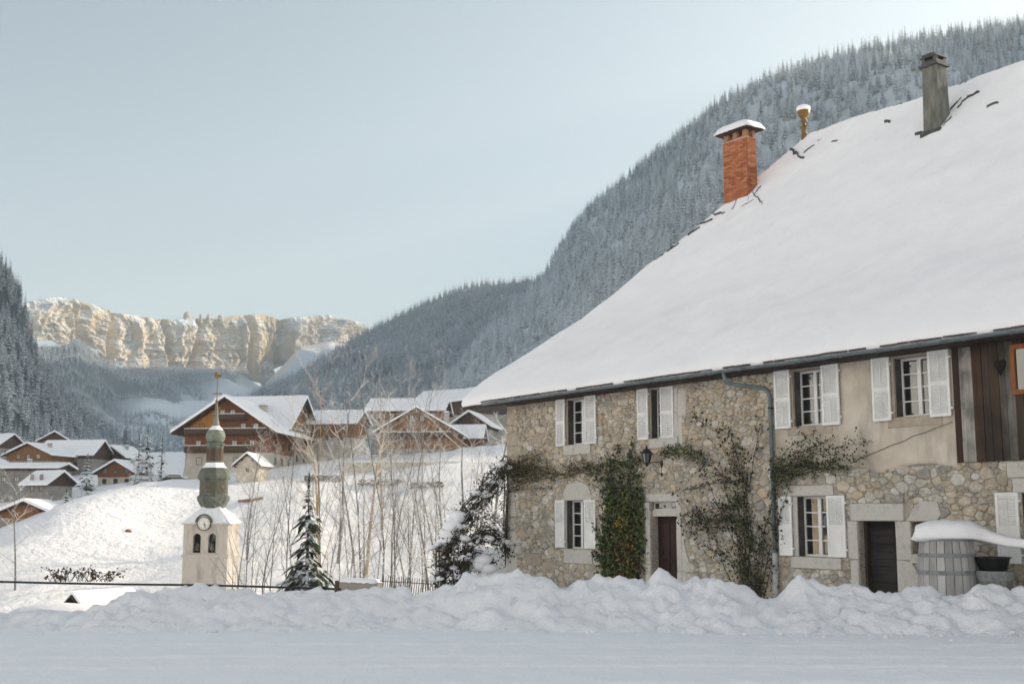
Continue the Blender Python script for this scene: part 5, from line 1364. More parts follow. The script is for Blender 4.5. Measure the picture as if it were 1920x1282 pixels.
# brown chalet ------------------------------------------------------------------------------------------------
chalet('brown_chalet', P(781, 858, 214), R(-4), 13.4, 14, 1.6, 4.8, 3.9, 'brown board clad chalet behind the bare saplings with snowy verges', 'render_grey', 'wood_brown', 1.1, .3,
    wins=[('f', x, z, .95, 1.2) for z, xs in ((.9, (-4.5, -1.5, 1.5, 4.5)), (4.0, (-4.4, -1.5, 1.5, 4.4)), (6.4, (-.9, .9))) for x in xs] + [('r', u, 1.0, 1.0, 1.2) for u in (-4, 0, 4)],
    balc=[('f', -6.4, 6.4, 3.5, 1.1)], chims=[(4.2, 9, .9, 2.4)])
chalet('long_house', P(832, 826, 262), R(86), 12, 15, 4.0, 6.2, 2.4, 'long timber house with a flat snowy roof behind the brown chalet', 'render_grey', 'wood_brown', 1.2, .6,
    wins=[('l', u, z, 1.1, 1.2) for z in (1.4, 4.4) for u in (-6, -3, 0, 3, 6)])
chalet('grey_house', P(675, 838, 236), R(80), 9, 11, 1.6, 4.4, 2.2, 'small pale house with snowy roof left of the brown chalet', 'render_white', 'wood_brown', .9, .6, wins=[('l', u, 1.2, 1.0, 1.2) for u in (-3, 0, 3)])
chalet('hut', P(566, 850, 238), R(70), 7, 8, 2.6, 3.4, 2.4, 'small barn with a thick snow roof beside the chalet wing', 'wood_red', 'wood_red', 1.0, .8, wins=[('f', 0, 1.0, .9, 1.0)])
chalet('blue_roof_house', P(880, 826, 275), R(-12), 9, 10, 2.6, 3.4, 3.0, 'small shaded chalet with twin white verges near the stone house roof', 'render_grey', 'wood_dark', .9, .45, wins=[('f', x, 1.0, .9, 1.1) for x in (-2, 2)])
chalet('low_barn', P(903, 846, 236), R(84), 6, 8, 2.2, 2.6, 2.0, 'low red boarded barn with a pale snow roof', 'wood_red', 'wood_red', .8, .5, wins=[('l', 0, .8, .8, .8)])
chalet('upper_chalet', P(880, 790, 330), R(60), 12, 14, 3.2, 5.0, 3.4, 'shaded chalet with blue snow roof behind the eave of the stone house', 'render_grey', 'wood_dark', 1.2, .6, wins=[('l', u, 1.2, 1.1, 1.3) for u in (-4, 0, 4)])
chalet('tall_chalet', P(920, 800, 300), R(35), 10, 11, 3.2, 7.0, 3.0, 'dark timber chalet just behind the tip of the stone house roof', 'render_grey', 'wood_dark', 1.0, .5, wins=[('f', x, 4.2, 1.0, 1.2) for x in (-2.5, 2.5)])
chalet('little_gable_shed', P(464, 893, 190), R(-8), 3.6, 4.5, 1.6, 1.9, 1.5, 'little stone shed with snowy verges below the large chalet', 'rubble', 'rubble', .6, .25, wins=[('f', 0, .8, .5, .6)], cat='shed')
# village at the left, in the shade of the valley ---------------------------------------------------------------
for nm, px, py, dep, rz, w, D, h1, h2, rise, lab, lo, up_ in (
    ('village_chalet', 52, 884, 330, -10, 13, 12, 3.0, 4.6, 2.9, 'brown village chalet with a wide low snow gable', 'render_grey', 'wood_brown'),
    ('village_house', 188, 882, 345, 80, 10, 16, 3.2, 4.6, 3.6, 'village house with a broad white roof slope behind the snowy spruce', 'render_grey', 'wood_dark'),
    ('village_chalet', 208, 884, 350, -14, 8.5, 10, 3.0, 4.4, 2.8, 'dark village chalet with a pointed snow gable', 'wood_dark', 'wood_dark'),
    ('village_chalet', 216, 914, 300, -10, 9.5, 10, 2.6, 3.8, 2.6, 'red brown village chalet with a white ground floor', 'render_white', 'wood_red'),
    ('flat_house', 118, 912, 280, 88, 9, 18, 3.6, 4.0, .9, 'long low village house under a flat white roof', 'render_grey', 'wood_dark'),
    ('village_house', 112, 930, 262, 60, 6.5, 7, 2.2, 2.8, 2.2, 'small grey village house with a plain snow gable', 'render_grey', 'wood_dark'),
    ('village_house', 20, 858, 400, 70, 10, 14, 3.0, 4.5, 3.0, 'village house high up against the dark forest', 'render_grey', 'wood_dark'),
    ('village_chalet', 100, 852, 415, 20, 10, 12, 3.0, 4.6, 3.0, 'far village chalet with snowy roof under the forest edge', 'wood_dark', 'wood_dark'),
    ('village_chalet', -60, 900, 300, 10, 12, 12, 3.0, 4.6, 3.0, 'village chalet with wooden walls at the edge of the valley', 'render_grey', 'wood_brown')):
    f_ = 'f' if abs(rz) < 45 else 'l'
    chalet(nm, P(px, py, dep), R(rz), w, D, h1, h2, rise, lab, lo, up_, 1.1, .5, wins=[(f_, u, z, 1.1, 1.2) for z in (1.0, 3.5) for u in ((-3, 0, 3) if w > 7 else (-1.5, 1.5))], chims=[(w*.2, D*.5, .9, 1.6)] if rnd.random() < .6 else ())
chalet('timber_chalet', P(42, 1036, 172), R(6), 9.0, 10, 2.8, 5.0, 2.0, 'honey coloured timber chalet with large windows at the foot of the hill', 'wood_orange', 'wood_brown', 1.1, .45,
    wins=[('f', x, z, 1.7, 1.9) for z in (.4, 3.0) for x in (-2.9, -.2, 2.6)], fr='wood_orange')
# house across the way that shows in the window panes
chalet('stone_neighbour', (-42, 33, gz(-42, 33)-.3), R(92), 14, 11, 5.5, 5.6, 4.5, 'sunlit rubble stone house across the lane', 'rubble', 'rubble', .8, .3, wins=[('f', x, z, 1.0, 1.4) for z in (1.0, 3.6) for x in (-4.5, -1.5, 1.5, 4.5)], cat='house')

# ------------------------------------------------------------------ church tower
TD = 135.0; tc = P(399, 966, TD+2.5); TB = -14.0
def tz(py): return at(399, py, TD).z
ct = empty('church_tower', (tc.x, tc.y, TB), R(-2.2), 'pale church bell tower with clock and green copper onion spire', 'church tower')
hw_ = 2.5; zt = tz(983)-TB; zs = tz(1041)-TB
o0, o1, oz0 = [(-.98-.0), .74], .44, tz(1036)-TB
spr = tz(1007)-TB; ot = tz(999)-TB
mb = MB(); mb.box(-hw_, hw_, -hw_+.6, hw_, 0, zt); mb.box(-hw_, hw_, -hw_, -hw_+.6, 0, oz0)
xa = [(-.98-.44, -.98+.44), (.72-.44, .72+.44)]
mb.box(-hw_, xa[0][0], -hw_, -hw_+.6, oz0, zt); mb.box(xa[0][1], xa[1][0], -hw_, -hw_+.6, oz0, zt); mb.box(xa[1][1], hw_, -hw_, -hw_+.6, oz0, zt)
for a, b in xa:
    m = (a+b)/2; arc = [(m+.44*math.cos(t), spr+.44*math.sin(t)) for t in np.linspace(math.pi, 0, 13)]
    mb.prism([(a, zt)]+[(a, spr)]+arc[1:-1]+[(b, spr), (b, zt)], -hw_, -hw_+.6)
body = mb.build('belfry', M['tower_plaster'], ct)
for a, b in xa:
    MB().box(a, b, -hw_+.56, -hw_+.595, oz0, spr+.44).build('dark_back', M['dark'], body)  # dark sheet paints the shade inside the belfry arch
    MB().lathe([(.36, oz0+.25), (.30, oz0+.45), (.2, oz0+.85), (.13, oz0+1.0), (.03, oz0+1.08)], 14, ((a+b)/2, -hw_+.38)).build('bell', M['bronze'], body, True)
mb = MB(); 
for x in (-1, 1):
    mb.box(x*hw_-.0 if x < 0 else hw_-.35, x*hw_+.35 if x < 0 else hw_+.0, -hw_-.03, -hw_-.002, 0, zt-.05)
mb.build('corner_strip', M['tower_stone'], ct)
MB().box(-hw_-.15, hw_+.15, -hw_-.15, hw_+.15, zs-.18, zs+.1).build('string_course', M['tower_stone'], ct)
MB().box(-hw_-.22, hw_+.22, -hw_-.22, hw_+.22, zt, zt+.16).build('cornice', M['tower_stone'], ct)
cz_ = tz(981)-TB
clk = MB().lathe([(.70, 0), (.70, .08), (.66, .1), (.05, .1)], 28).build('clock', M['clock'], ct); clk.location = (-.15, -hw_-.25, cz_); clk.rotation_euler = (math.pi/2, 0, 0)
MB().lathe([(.70, -.2), (.80, -.2), (.80, .14), (.70, .14)], 28, cap=False).build('clock_case', M['bronze'], clk)
mb = MB()
for k in range(12):
    a = math.pi*k/6; mb.box(-.02+.55*math.sin(a), .02+.55*math.sin(a), .55*math.cos(a)-.06, .55*math.cos(a)+.06, .10, .115)
mb.build('hour_marks', M['iron'], clk)
mb = MB(); mb.tube([(0, 0, .13), (.28, -.22, .13)], .035, 4); mb.tube([(0, 0, .14), (.18, -.46, .14)], .028, 4); mb.build('hands', M['iron'], clk)
MB().tube([(-.15+.92*math.cos(t), -hw_-.3, cz_+.05+.92*math.sin(t)) for t in np.linspace(.05, math.pi-.05, 14)], .11, 6).build('clock_hood', M['copper'], ct)
# snowy skirt roof
z1_ = tz(953)-TB; v = [(x*(hw_+.25), y*(hw_+.25), zt+.16) for x, y in ((-1, -1), (1, -1), (1, 1), (-1, 1))] + [(x*1.0, y*1.0, z1_+.2) for x, y in ((-1, -1), (1, -1), (1, 1), (-1, 1))]
mesh_obj('skirt_snow', v, [(0, 1, 5, 4), (1, 2, 6, 5), (2, 3, 7, 6), (3, 0, 4, 7), (4, 5, 6, 7)], M['snow_roof'], ct)
k_ = TD/F/math.cos(R(22.5))
def oct_(name, lst, mat, smooth=False): return MB().lathe([(r*k_, tz(py)-TB) for r, py in lst], 8, rot=R(22.5)).build(name, mat, ct, smooth)
oct_('flared_base', [(13, 968), (17, 955), (22, 948), (27, 938), (28, 934), (28, 930), (25, 927)], M['copper'])
oct_('drum', [(24.5, 927), (24.5, 899)], M['copper'])
for kx in range(8):
    a = R(45*kx-90); mb = MB().box(-.5, .5, -24.5*k_*math.cos(R(22.5))-.03, -24.5*k_*math.cos(R(22.5))+.02, tz(923)-TB, tz(902)-TB); o = mb.build('louvre_panel', M['bronze'], ct); o.rotation_euler.z = a+R(90)
oct_('bell_roof', [(25, 899), (28, 896), (28, 892), (26, 884), (23, 878), (17, 871), (15, 866)], M['copper'])
oct_('bell_roof_snow', [(21.5, 875.2), (17.3, 870.2), (15, 865.5)], M['snow_roof'])
oct_('lantern', [(14.5, 867), (14.5, 834), (16.5, 831), (16.5, 828), (13, 827)], M['copper'])
for kx in range(8):
    a = R(45*kx); o = MB().box(-.28, .28, -14.5*k_*math.cos(R(22.5))-.03, -14.5*k_*math.cos(R(22.5))+.02, tz(862)-TB, tz(838)-TB).build('louvre_panel', M['wood_dark'], ct); o.rotation_euler.z = a
MB().lathe([(r*k_*.95, tz(py)-TB) for r, py in ((12, 828), (16, 823), (17.5, 817), (17.5, 812), (15.5, 806), (11, 801), (7, 796), (5, 788), (3.4, 775), (2.4, 758), (1.6, 750))], 16, rot=.2).build('onion', M['copper_pale'], ct, True)
MB().lathe([(r*k_*.95, tz(py)-TB) for r, py in ((13.6, 803.2), (11.2, 800.3), (7, 795.5))], 16, rot=.2, cap=False).build('onion_snow', M['snow_roof'], ct, True)
zc = tz(752)-TB; ze = tz(702)-TB
cr = MB().tube([(0, 0, zc-.2), (0, 0, ze)], .06, 6).build('spire_rod', M['gold'], ct)
MB().lathe([(.02, zc), (.2, zc+.18), (.2, zc+.28), (.02, zc+.45)], 10).build('ball', M['gold'], cr, True)
MB().box(-.55, .55, -.04, .04, ze-2.0, ze-1.88).build('cross_arm', M['gold'], cr)
MB().prism([(-.1, ze-.2), (.5, ze+.1), (.42, ze+.35), (.1, ze+.3), (-.15, ze+.65), (-.38, ze+.5), (-.3, ze)], -.03, .03).build('weathercock', M['gold'], cr)

# ------------------------------------------------------------------ bare saplings and frosted trees
def bare_tree(h, rg, levels=3, spread=.55, r0=.06, kids=7, frost=.35, lean=.05, up=.75, zstart=.15, fine=3):
    mb = MB()
    def grow(p, d, L, r, lv):
        n = 6 if lv == 0 else 4; pts = [p]; rads = [r]; dd = d.copy()
        for k in range(n):
            dd = (dd + Vector((rg.gauss(0, 1), rg.gauss(0, 1), rg.gauss(0, .5)))*(.045 if lv == 0 else .14) + Vector((0, 0, .03 if lv else 0))).normalized()
            pts.append(pts[-1]+dd*(L/n)); rads.append(r*(1-.8*(k+1)/n))
        fr = min(1, frost*(.2+lv*.55)); mb.col((fr, fr, fr)); mb.tube(pts, rads, 6 if lv == 0 else 4 if lv == 1 else 3, False)
        if lv >= levels: return
        m = kids+4 if lv == 0 else kids if lv == 1 else fine
        for k in range(m):
            t = zstart+(1-zstart)*(k+rg.random())/m if lv == 0 else .15+.8*rg.random()
            i = min(int(t*n), n-1); q = pts[i].lerp(pts[i+1], t*n-i); a = rg.uniform(0, 6.28)
            side = Vector((math.cos(a), math.sin(a), 0)); e = (side*spread + d*up*(.7 if lv else 1) + Vector((0, 0, .15))).normalized()
            grow(q, e, L*(.42 if lv == 0 else .5)*(1.15-t*.6)*rg.uniform(.7, 1.2), max(rads[i]*.55, .006), lv+1)
    grow(Vector((0, 0, 0)), Vector((rg.uniform(-lean, lean), rg.uniform(-lean, lean), 1)).normalized(), h, r0, 0)
    return mb
rt = random.Random(23)
SAP = [bare_tree(10, rt, 3, .5, .045, 6, .26, .06, .8, .25, 3) for _ in range(5)]
SAPM = []
TW = [bare_tree(10, rt, 3, .8, .12, 6, .75, .05, .5, .12, 4) for _ in range(3)]
def tree_obj(name, mb, mat, loc, s, rz, label, cat, group=None):
    root = empty(name, loc, rz, label, cat, group); root.scale = (s, s, s)
    # the stem is the first tube, the rest are the twigs
    nst = 7*6; fi = [f for f in mb.f if max(f) < nst]; fo = [tuple(i-nst for i in f) for f in mb.f if min(f) >= nst]
    mesh_obj('trunk', mb.v[:nst], fi, mat, root, True, mb.c[:nst]); mesh_obj('branches', mb.v[nst:], fo, mat, root, False, mb.c[nst:])
    return root
SPROTO = {}
def place_tree(kind, k, mat, px, top, dep, label, cat, group=None, zb=None):
    p = at(px, top, dep); zb = gz(p.x, p.y) if zb is None else zb; h = p.z-zb; key = (kind, k, mat)
    loc = (p.x, p.y, zb-.1); s = h/10.0
    if key not in SPROTO:
        SPROTO[key] = tree_obj(cat.replace(' ', '_') if False else {'S': 'bare_sapling', 'T': 'frosted_tree'}[kind], (SAP if kind == 'S' else TW)[k], M[mat], loc, s, rt.uniform(0, 6.28), label, cat, group)
        return SPROTO[key]
    c = copy_tree(SPROTO[key]); c.location = loc; c.scale = (s*.9, s*.9, s); c.rotation_euler.z = rt.uniform(0, 6.28); c['label'] = label
    if group: c['group'] = group
    elif 'group' in c: del c['group']
    return c
G1 = 'bare saplings on the slope before the hill'
for i, (px, top, dep) in enumerate(((447,900,52),(462,880,60),(478,930,48),(497,870,56),(513,905,50),(541,800,62),(560,850,70),(607,770,60),(620,880,52),(640,840,66),(662,905,58),(690,720,72),(703,880,60),(722,700,80),(733,900,55),(748,790,64),(765,720,76),(778,880,58),(792,860,70),(803,770,78),(818,905,58),(835,800,70),(850,905,52),(868,860,60),(884,840,66),(900,890,56),(925,850,62),(612,740,88),(745,715,92))):
    place_tree('S', i % 5, 'sun_gold_bark' if top <= 780 and i % 3 == 0 else 'bark', px, top, dep, 'slender bare sapling with frosted twigs on the slope below the hill' if top > 780 else 'tall thin sapling whose tip rises above the chalet roofs', 'sapling', G1 if top > 780 else 'tall saplings reaching above the chalets')
for i, (px, top, dep, lab) in enumerate(((915,770,56,'frosted tree with dense pale twigs close to the house corner'),(870,815,64,'smaller frosted tree standing behind the snowy arch'),(945,850,50,'frosted bush squeezed against the corner of the stone house'),(640,745,150,'frosted tree in front of the small pale house'),(720,735,165,'frosted tree with golden light before the long house'),(600,770,160,'frosted tree beside the small snow roofed barn'),(470,820,150,'pale bare tree in front of the little stone shed'),(40,905,140,'snow laden bare tree before the honey coloured chalet'),(345,838,196,'round frosted orchard tree beside the snowed in car'),(690,770,140,'bushy frosted tree in front of the brown chalet'),(830,800,150,'frosted tree at the right end of the brown chalet'),(250,862,225,'frosted tree on the hill edge above the village'),(288,850,220,'pink lit frosted bush on the hill edge by the parking'))):
    place_tree('T', i % 3, 'bark' if i not in (4, 5, 9) else 'sun_gold_bark', px, top, dep, lab, 'frosted tree')
# scrub on the slope: low frosted bushes
for i in range(26):
    px = rt.uniform(430, 900); dep = rt.uniform(44, 70); top = rt.uniform(1010, 1075)
    place_tree('T', i % 3, 'bark', px, top, dep, 'low frosted scrub bush at the foot of the saplings', 'scrub', 'scrub under the saplings')
for i in range(14):
    px = rt.uniform(560, 930); dep = rt.uniform(178, 200); top = rt.uniform(838, 872)
    place_tree('T', i % 3, 'bark', px, top, dep, 'small garden bush with frost on the hill edge before the chalets', 'bush', 'garden bushes before the chalets')

for i in range(12):
    px = rt.uniform(640, 945); dep = rt.uniform(58, 80); top = rt.uniform(835, 960)
    place_tree('T', i % 3, 'bark', px, top, dep, 'low frosted tree with lacy pale twigs in the thicket left of the stone house', 'frosted tree', 'frosted thicket left of the stone house')
# spruces near and middle
def spruce(px, top, dep, r, label, mat, seed, whorls=22, per=10, gap=.25, zb=None, dro=.5):
    p = at(px, top, dep); zb = gz(p.x, p.y) if zb is None else zb; h = p.z-zb; g = random.Random(seed)
    root = empty('spruce', (p.x, p.y, zb), g.uniform(0, 6), label, 'spruce')
    conifer(h, r, whorls, per, g, dro, 3, .38 if r > 2 else .24, gap, .45 if r > 2 else .75).build('crown', M[mat], root); trunk_mb(h, .02*h).build('trunk', M['trunk'], root); return root
spruce(580, 885, 46, 1.45, 'scrawny dark spruce with snow on its boughs among the saplings', 'spruce_near', 61, 46, 13, .42, -2.2, .75)
spruce(165, 850, 205, 3.4, 'snow laden spruce standing in front of the village houses', 'spruce_mid', 62, 20, 11, .1)
spruce(96, 925, 190, 2.6, 'dark young spruce on the near side of the village', 'spruce_mid', 63, 16, 10, .1)
spruce(125, 915, 200, 2.8, 'dark spruce next to the snow laden one', 'spruce_mid', 64, 16, 10, .1)
spruce(278, 797, 245, 3.4, 'tall frosted spruce on the hill edge left of the large chalet', 'spruce_mid', 65, 20, 11, .2)
spruce(262, 815, 250, 2.6, 'narrow spruce beside the tall frosted one', 'spruce_mid', 66, 18, 10, .2)
spruce(305, 818, 235, 2.2, 'stunted spruce between the tall one and the large chalet', 'spruce_mid', 67, 14, 10, .2)
spruce(10, 842, 320, 3.4, 'dark spruce at the edge of the village', 'spruce_mid', 68, 16, 10, .1)
spruce(228, 858, 330, 2.8, 'dark spruce behind the red brown village chalet', 'spruce_mid', 69, 16, 10, .1)

# snowed in car beside the large chalet
cp_ = at(330, 872, 206); cp_.z = gz(cp_.x, cp_.y)
car = empty('parked_car', cp_, R(12), 'dark car under a cover of snow parked beside the large chalet', 'car')
prof = [(-2.1, .35), (2.1, .35), (2.15, .75), (1.2, .9), (.6, 1.42), (-1.0, 1.45), (-1.75, .95), (-2.15, .85)]
MB().prism(prof, -.85, .85).build('body', M['black_plastic'], car)
for y_ in (-.865, .86): MB().prism([(1.05, .92), (.52, 1.34), (-.95, 1.37), (-1.55, .95)], y_, y_+.006).build('window', M['glass'], car)
for x_ in (-1.35, 1.35):
    for y_ in (-.8, .8):
        wh = MB().lathe([(.1, -.1), (.33, -.1), (.35, -.06), (.35, .06), (.33, .1), (.1, .1)], 14).build('wheel', M['black_plastic'], car); wh.location = (x_, y_, .35); wh.rotation_euler = (math.pi/2, 0, 0)
        MB().lathe([(.02, -.105), (.2, -.105), (.2, .105), (.02, .105)], 10).build('rim', M['zinc'], wh)
snow_cap('roof_snow', -1.1, .7, -.85, .85, 1.43, .3, car, 8, 6); snow_cap('bonnet_snow', 1.0, 2.15, -.85, .85, .86, .25, car, 8, 6); snow_cap('boot_snow', -2.15, -1.5, -.85, .85, .92, .2, car, 6, 6)
# hedges on the hill edge
for i, (a, b, y0_, dep, lab) in enumerate(((572, 640, 868, 192, 'dark clipped hedge with snow on the hill edge'), (672, 760, 874, 190, 'broken brown hedge below the brown chalet'), (770, 832, 880, 186, 'low dark hedge further along the hill edge'))):
    c = at((a+b)/2, y0_, dep); W_ = (b-a)/F*dep; g = random.Random(80+i); mb = MB()
    for _ in range(900):
        x = g.uniform(-W_/2, W_/2); z = g.uniform(0, 1.5)*(1-.3*abs(x)/W_*2); leaf(mb, Vector((x, g.uniform(-.6, .6), z)), g.uniform(.15, .3), g.choice(DARKS+RUSTS[:1]), g, Vector((0, -.3, .6)))
    root = empty('hedge', (c.x, c.y, gz(c.x, c.y)-.3), 0, lab, 'hedge')
    tag(mb.build('leaves', M['leaf'], root, False, True), kind='stuff')
    mb = MB()
    for k in range(int(W_/.6)): mb.tube([(-W_/2+k*.6, 0, 0), (-W_/2+k*.6+g.uniform(-.2, .2), g.uniform(-.2, .2), 1.2)], [.03, .01], 4)
    mb.build('stems', M['trunk'], root)
    snow_cap('snow_cover', -W_/2, W_/2, -.7, .7, 1.25, .25, root, 30, 6, .2)
# terrace wall in front of the brown chalet
c = at(755, 858, 200); o = MB().box(-10, 10, -.25, .25, -.6, 1.0).build('terrace_wall', M['rubble']); o.location = (c.x, c.y, gz(c.x, c.y)); o.rotation_euler.z = R(-3)
tag(o, 'low rubble terrace wall in front of the brown chalet', 'wall'); snow_cap('wall_snow', -10, 10, -.3, .3, 1.0, .25, o, 40, 4)
c = at(470, 905, 178); o = MB().tube([(-1.8, 0, .2), (0, .1, .35), (1.9, 0, .7)], [.22, .25, .2], 8).build('fallen_log', M['wood_brown']); o.location = (c.x, c.y, gz(c.x, c.y)); tag(o, 'brown log lying in the snow below the little stone shed', 'log')
c = at(240, 1008, 163); o = MB().lathe([(.5, -.2), (.45, .25), (.2, .42), (.02, .45)], 10).build('boulder', M['wood_brown']); o.location = (c.x, c.y, gz(c.x, c.y)); tag(o, 'small brown boulder poking out of the snowy hill', 'boulder')

# ------------------------------------------------------------------ things between the bank and the slope
# snowy rose arch at the corner of the house
ab = at(885, 1090, 34.5); AB = Vector((ab.x, ab.y, gz(ab.x, ab.y)-.1))
root = empty('snowy_arch_shrub', AB, 0, 'arching dark shrub laden with snow at the corner of the stone house', 'shrub')
g = random.Random(91); sm = MB(); lm = MB(); sn = MB()
def ico_blob(mb, c, r, g, flat=.55):
    n1, n2 = 8, 5; vs_ = []; fs_ = []; sd_ = g.uniform(0, 50)
    for j in range(n2+1):
        th = math.pi*j/n2
        for i in range(n1):
            ph = 2*math.pi*i/n1; d = Vector((math.sin(th)*math.cos(ph), math.sin(th)*math.sin(ph), math.cos(th)))
            k = r*(1+.35*mn.noise(d*1.6+Vector((sd_, 0, 0)))); vs_.append(c+Vector((d.x*k, d.y*k, d.z*k*flat)))
    for j in range(n2):
        for i in range(n1): q = (i+1) % n1; fs_.append((j*n1+i, j*n1+q, (j+1)*n1+q, (j+1)*n1+i))
    mb.add(vs_, fs_)
def arc_path(pts): return [at(px, py, dep)-AB for px, py, dep in pts]
PATHS = []
outer = [(828,1085,34.0),(832,1040,34.1),(850,1000,34.3),(875,960,34.6),(905,925,35.0),(930,895,35.4),(950,868,36.0)]
inner = [(868,1075,34.0),(866,1040,34.1),(876,1010,34.3),(895,990,34.6),(915,988,35.0),(935,1000,35.4),(950,1020,35.7)]
for base_, cnt in ((outer, 12), (inner, 7)):
    for k in range(cnt):
        dx, dy = g.gauss(0, 9), g.gauss(0, 12); PATHS.append(arc_path([(x+dx+g.gauss(0, 3), y+dy+g.gauss(0, 3), d+g.gauss(0, .25)) for x, y, d in base_]))
for k in range(8): PATHS.append(arc_path([(840+g.gauss(0, 14), 1095, 34), (850+g.gauss(0, 20), 1060, 34), (885+g.gauss(0, 20), 1045+g.gauss(0, 12), 34.4), (925+g.gauss(0, 12), 1055, 34.8)]))
for w in PATHS:
    sm.tube(w, [.02*(1-.6*i/len(w)) for i in range(len(w))], 5)
    for i in range(len(w)-1):
        for _ in range(34):
            q = w[i].lerp(w[i+1], g.random())+Vector((g.gauss(0, .1), g.gauss(0, .12), g.gauss(0, .1)-.04)); leaf(lm, q, g.uniform(.035, .075), g.choice(DARKS+DARKS+GREENS[:2]), g)
        for _ in range(5):
            q = w[i].lerp(w[i+1], g.random()); e = q+Vector((g.gauss(0, .2), g.gauss(0, .15), g.gauss(-.05, .2))); sm.tube([q, e], [.006, .003], 3)
        if g.random() < .42: ico_blob(sn, w[i].lerp(w[i+1], g.random())+Vector((g.gauss(0, .08), g.gauss(0, .06), .07)), g.uniform(.06, .19), g)
for px, py, r in ((842,1000,.32),(850,985,.3),(860,968,.26),(835,1018,.25),(893,1060,.3),(915,1065,.25),(905,1050,.3)): ico_blob(sn, at(px, py, 34.3)-AB, r, g, .6)
sm.build('stems', M['trunk'], root); tag(lm.build('leaves', M['leaf'], root, False, True), kind='stuff'); sn.build('snow_clumps', M['snow_roof'], root, True)
# snow mound seen through the arch
mp_ = at(915, 1060, 40.5); v = []
for j in range(9):
    for i in range(17):
        u, w = i/8-1, j/4-1; e = max(0, 1-u*u-w*w*.9); v.append((u*1.5, w*1.6, 1.75*e**.6*(1+.1*mn.noise(Vector((u*3, w*3, 1)))) - .3))
o = mesh_obj('snow_mound', v, grid_faces(17, 9), M['snow_bank'], None, True); o.location = (mp_.x, mp_.y, gz(mp_.x, mp_.y)); tag(o, 'rounded snow mound seen through the arch of the shrub', 'snow mound')

def picket_fence(name, p0, p1, h, n, label, arch_=0.0, slant=0.0, cat='fence'):
    p0, p1 = Vector(p0), Vector(p1); L = (p1-p0).length; a = math.atan2(p1.y-p0.y, p1.x-p0.x)
    root = empty(name, p0, a, label, cat)
    for k in range(n):
        x = L*(k+.5)/n; hh = h+arch_*math.sin(math.pi*(k+.5)/n); MB().tube([(x, 0, -.3), (x+slant*hh, 0, hh-.06), (x+slant*hh, 0, hh)], [.011, .011, .002], 5).build('picket', M['iron'], root)
    for z in (.15, h-.18):
        MB().tube([(L*t, .0, z+(arch_*math.sin(math.pi*t) if z > .5 else 0)+0) for t in np.linspace(0, 1, 9)], .013, 5).build('rail', M['iron'], root)
    return root
a = at(947, 1078, 34.6); b = at(992, 1082, 33.2)
picket_fence('garden_gate', (a.x, a.y, -.72), (b.x, b.y, -.72), .78, 13, 'curved iron picket gate at the corner of the stone house', .14, cat='gate')
a = at(712, 1090, 40.0); b = at(822, 1092, 38.0)
picket_fence('iron_fence', (a.x, a.y, -1.05), (b.x, b.y, -.95), .85, 26, 'leaning iron picket fence behind the snowbank below the saplings', .0, .18)
a = at(640, 1092, 41.0); b = at(712, 1085, 40.0); o = MB().box(0, (b-a).length, -.12, .12, -1, .42).build('garden_wall', M['render_grey']); o.location = (a.x, a.y, -.85); o.rotation_euler.z = math.atan2(b.y-a.y, b.x-a.x)
tag(o, 'low grey garden wall with a snow cap next to the iron fence', 'wall'); snow_cap('wall_snow', 0, (b-a).length, -.16, .16, .42, .12, o, 20, 4)
# black cable over the bank at the left
cpts = [at(px, py, d) for px, py, d in ((-120,1087,25.2),(0,1090,25.2),(120,1093,25.3),(240,1095,25.4),(360,1096,25.5),(480,1099,25.6),(640,1104,25.8))]
MBc = MB().tube(cpts, .022, 8).build('black_cable', M['black_plastic'], None, True); tag(MBc, 'thick black cable strung low behind the snowbank', 'cable')
# posts that carry the cable
for px in (-110, 632):
    p = at(px, 1090, 25.4); o = MB().tube([(0, 0, -1.6), (0, 0, .02)], [.05, .045], 8).build('cable_post', M['wood_dark']); o.location = p; tag(o, 'short dark post holding an end of the black cable', 'post', 'posts of the black cable')
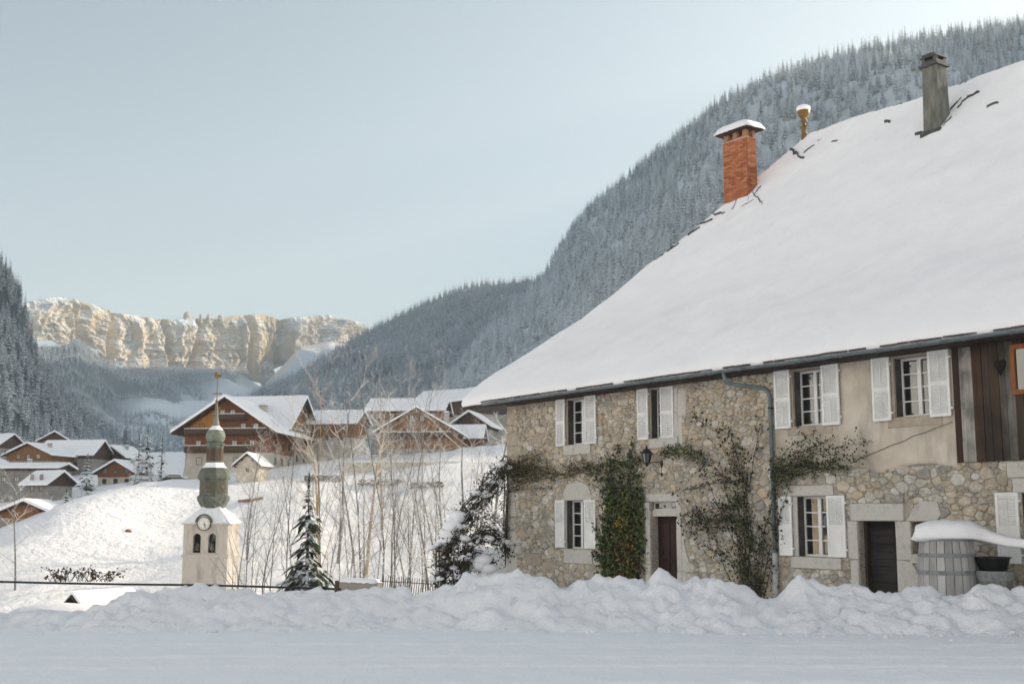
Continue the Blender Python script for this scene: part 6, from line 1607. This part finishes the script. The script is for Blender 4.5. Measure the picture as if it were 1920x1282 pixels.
# little garden hut with a sunlit snowy roof
hp0 = at(148, 1108, 37.5)
root = empty('garden_hut', (hp0.x, hp0.y, hp0.z-1.15), R(-30), 'small garden hut whose snowy roof slope catches the sun behind the bank', 'hut')
MB().prism([(-.6, -1.2), (.6, -1.2), (.6, .3), (0, .85), (-.6, .3)], 0, 1.5).build('wall', M['render_grey'], root)
MB().prism([(-.85, .12), (-.85, .06), (0, .86), (.85, .06), (.85, .12), (0, .92)], -.25, 1.7).build('roof', M['soffit'], root)
root.scale = (1.25, 1.25, 1.15)
MB().prism([(-.87, .12), (-.88, .18), (-.8, .26), (0, 1.02), (.8, .26), (.88, .18), (.87, .12), (0, .92)], -.2, 1.72).build('roof_snow', M['snow_roof'], root)
# snow shelf and dry bracken beside it
def bracken(px, py, dep, label, n=40, seed=1, wx=.9):
    c = at(px, py, dep); g = random.Random(seed); mb = MB(); lm = MB()
    for k in range(n):
        x = g.uniform(-wx, wx); p = Vector((x, g.uniform(-.2, .2), 0)); e = p+Vector((g.uniform(-.5, .5), g.uniform(-.2, .2), g.uniform(.05, .45))); m_ = (p+e)/2+Vector((0, 0, .12)); mb.tube([p, m_, e], [.012, .009, .004], 4)
        for _ in range(5): leaf(lm, m_.lerp(e, g.random())+Vector((g.gauss(0, .05), 0, g.gauss(0, .04))), g.uniform(.05, .1), g.choice(RUSTS[1:]+DARKS), g)
    root = empty('dry_bracken', c, 0, label, 'plant'); mb.build('stems', M['trunk'], root); tag(lm.build('leaves', M['leaf'], root, False, True), kind='stuff')
bracken(135, 1090, 38.5, 'dry brown bracken above the garden hut', 34, 5, .75); bracken(188, 1090, 38.3, 'withered brown stalks to the right of the garden hut ridge', 16, 6, .4)
v = []
for j in range(6):
    for i in range(13): u, w = i/6-1, j/2.5-1; v.append((u*1.3, w*.7, .3*max(0, 1-u*u*.9-w*w*.8)**.6-.1))
o = mesh_obj('snow_ledge', v, grid_faces(13, 6), M['snow_bank'], None, True); o.location = at(108, 1143, 34); tag(o, 'sunlit ledge of snow below the garden hut', 'snow mound')

# ------------------------------------------------------------------ valley haze
t = bpy.data.materials.new('haze'); t.use_nodes = True; nn_ = t.node_tree.nodes; nn_.clear()
pv_ = nn_.new('ShaderNodeVolumePrincipled'); ov_ = nn_.new('ShaderNodeOutputMaterial'); t.node_tree.links.new(pv_.outputs[0], ov_.inputs['Volume'])
pv_.inputs['Color'].default_value = (0.80, 0.91, 1.0, 1); pv_.inputs['Density'].default_value = 0.0001; pv_.inputs['Anisotropy'].default_value = 0.35
hzo = MB().box(-9500, 9500, -3500, 12500, -40, 1450).build('haze', t)
tag(hzo, 'thin pale winter haze filling the whole valley', 'haze', kind='stuff')
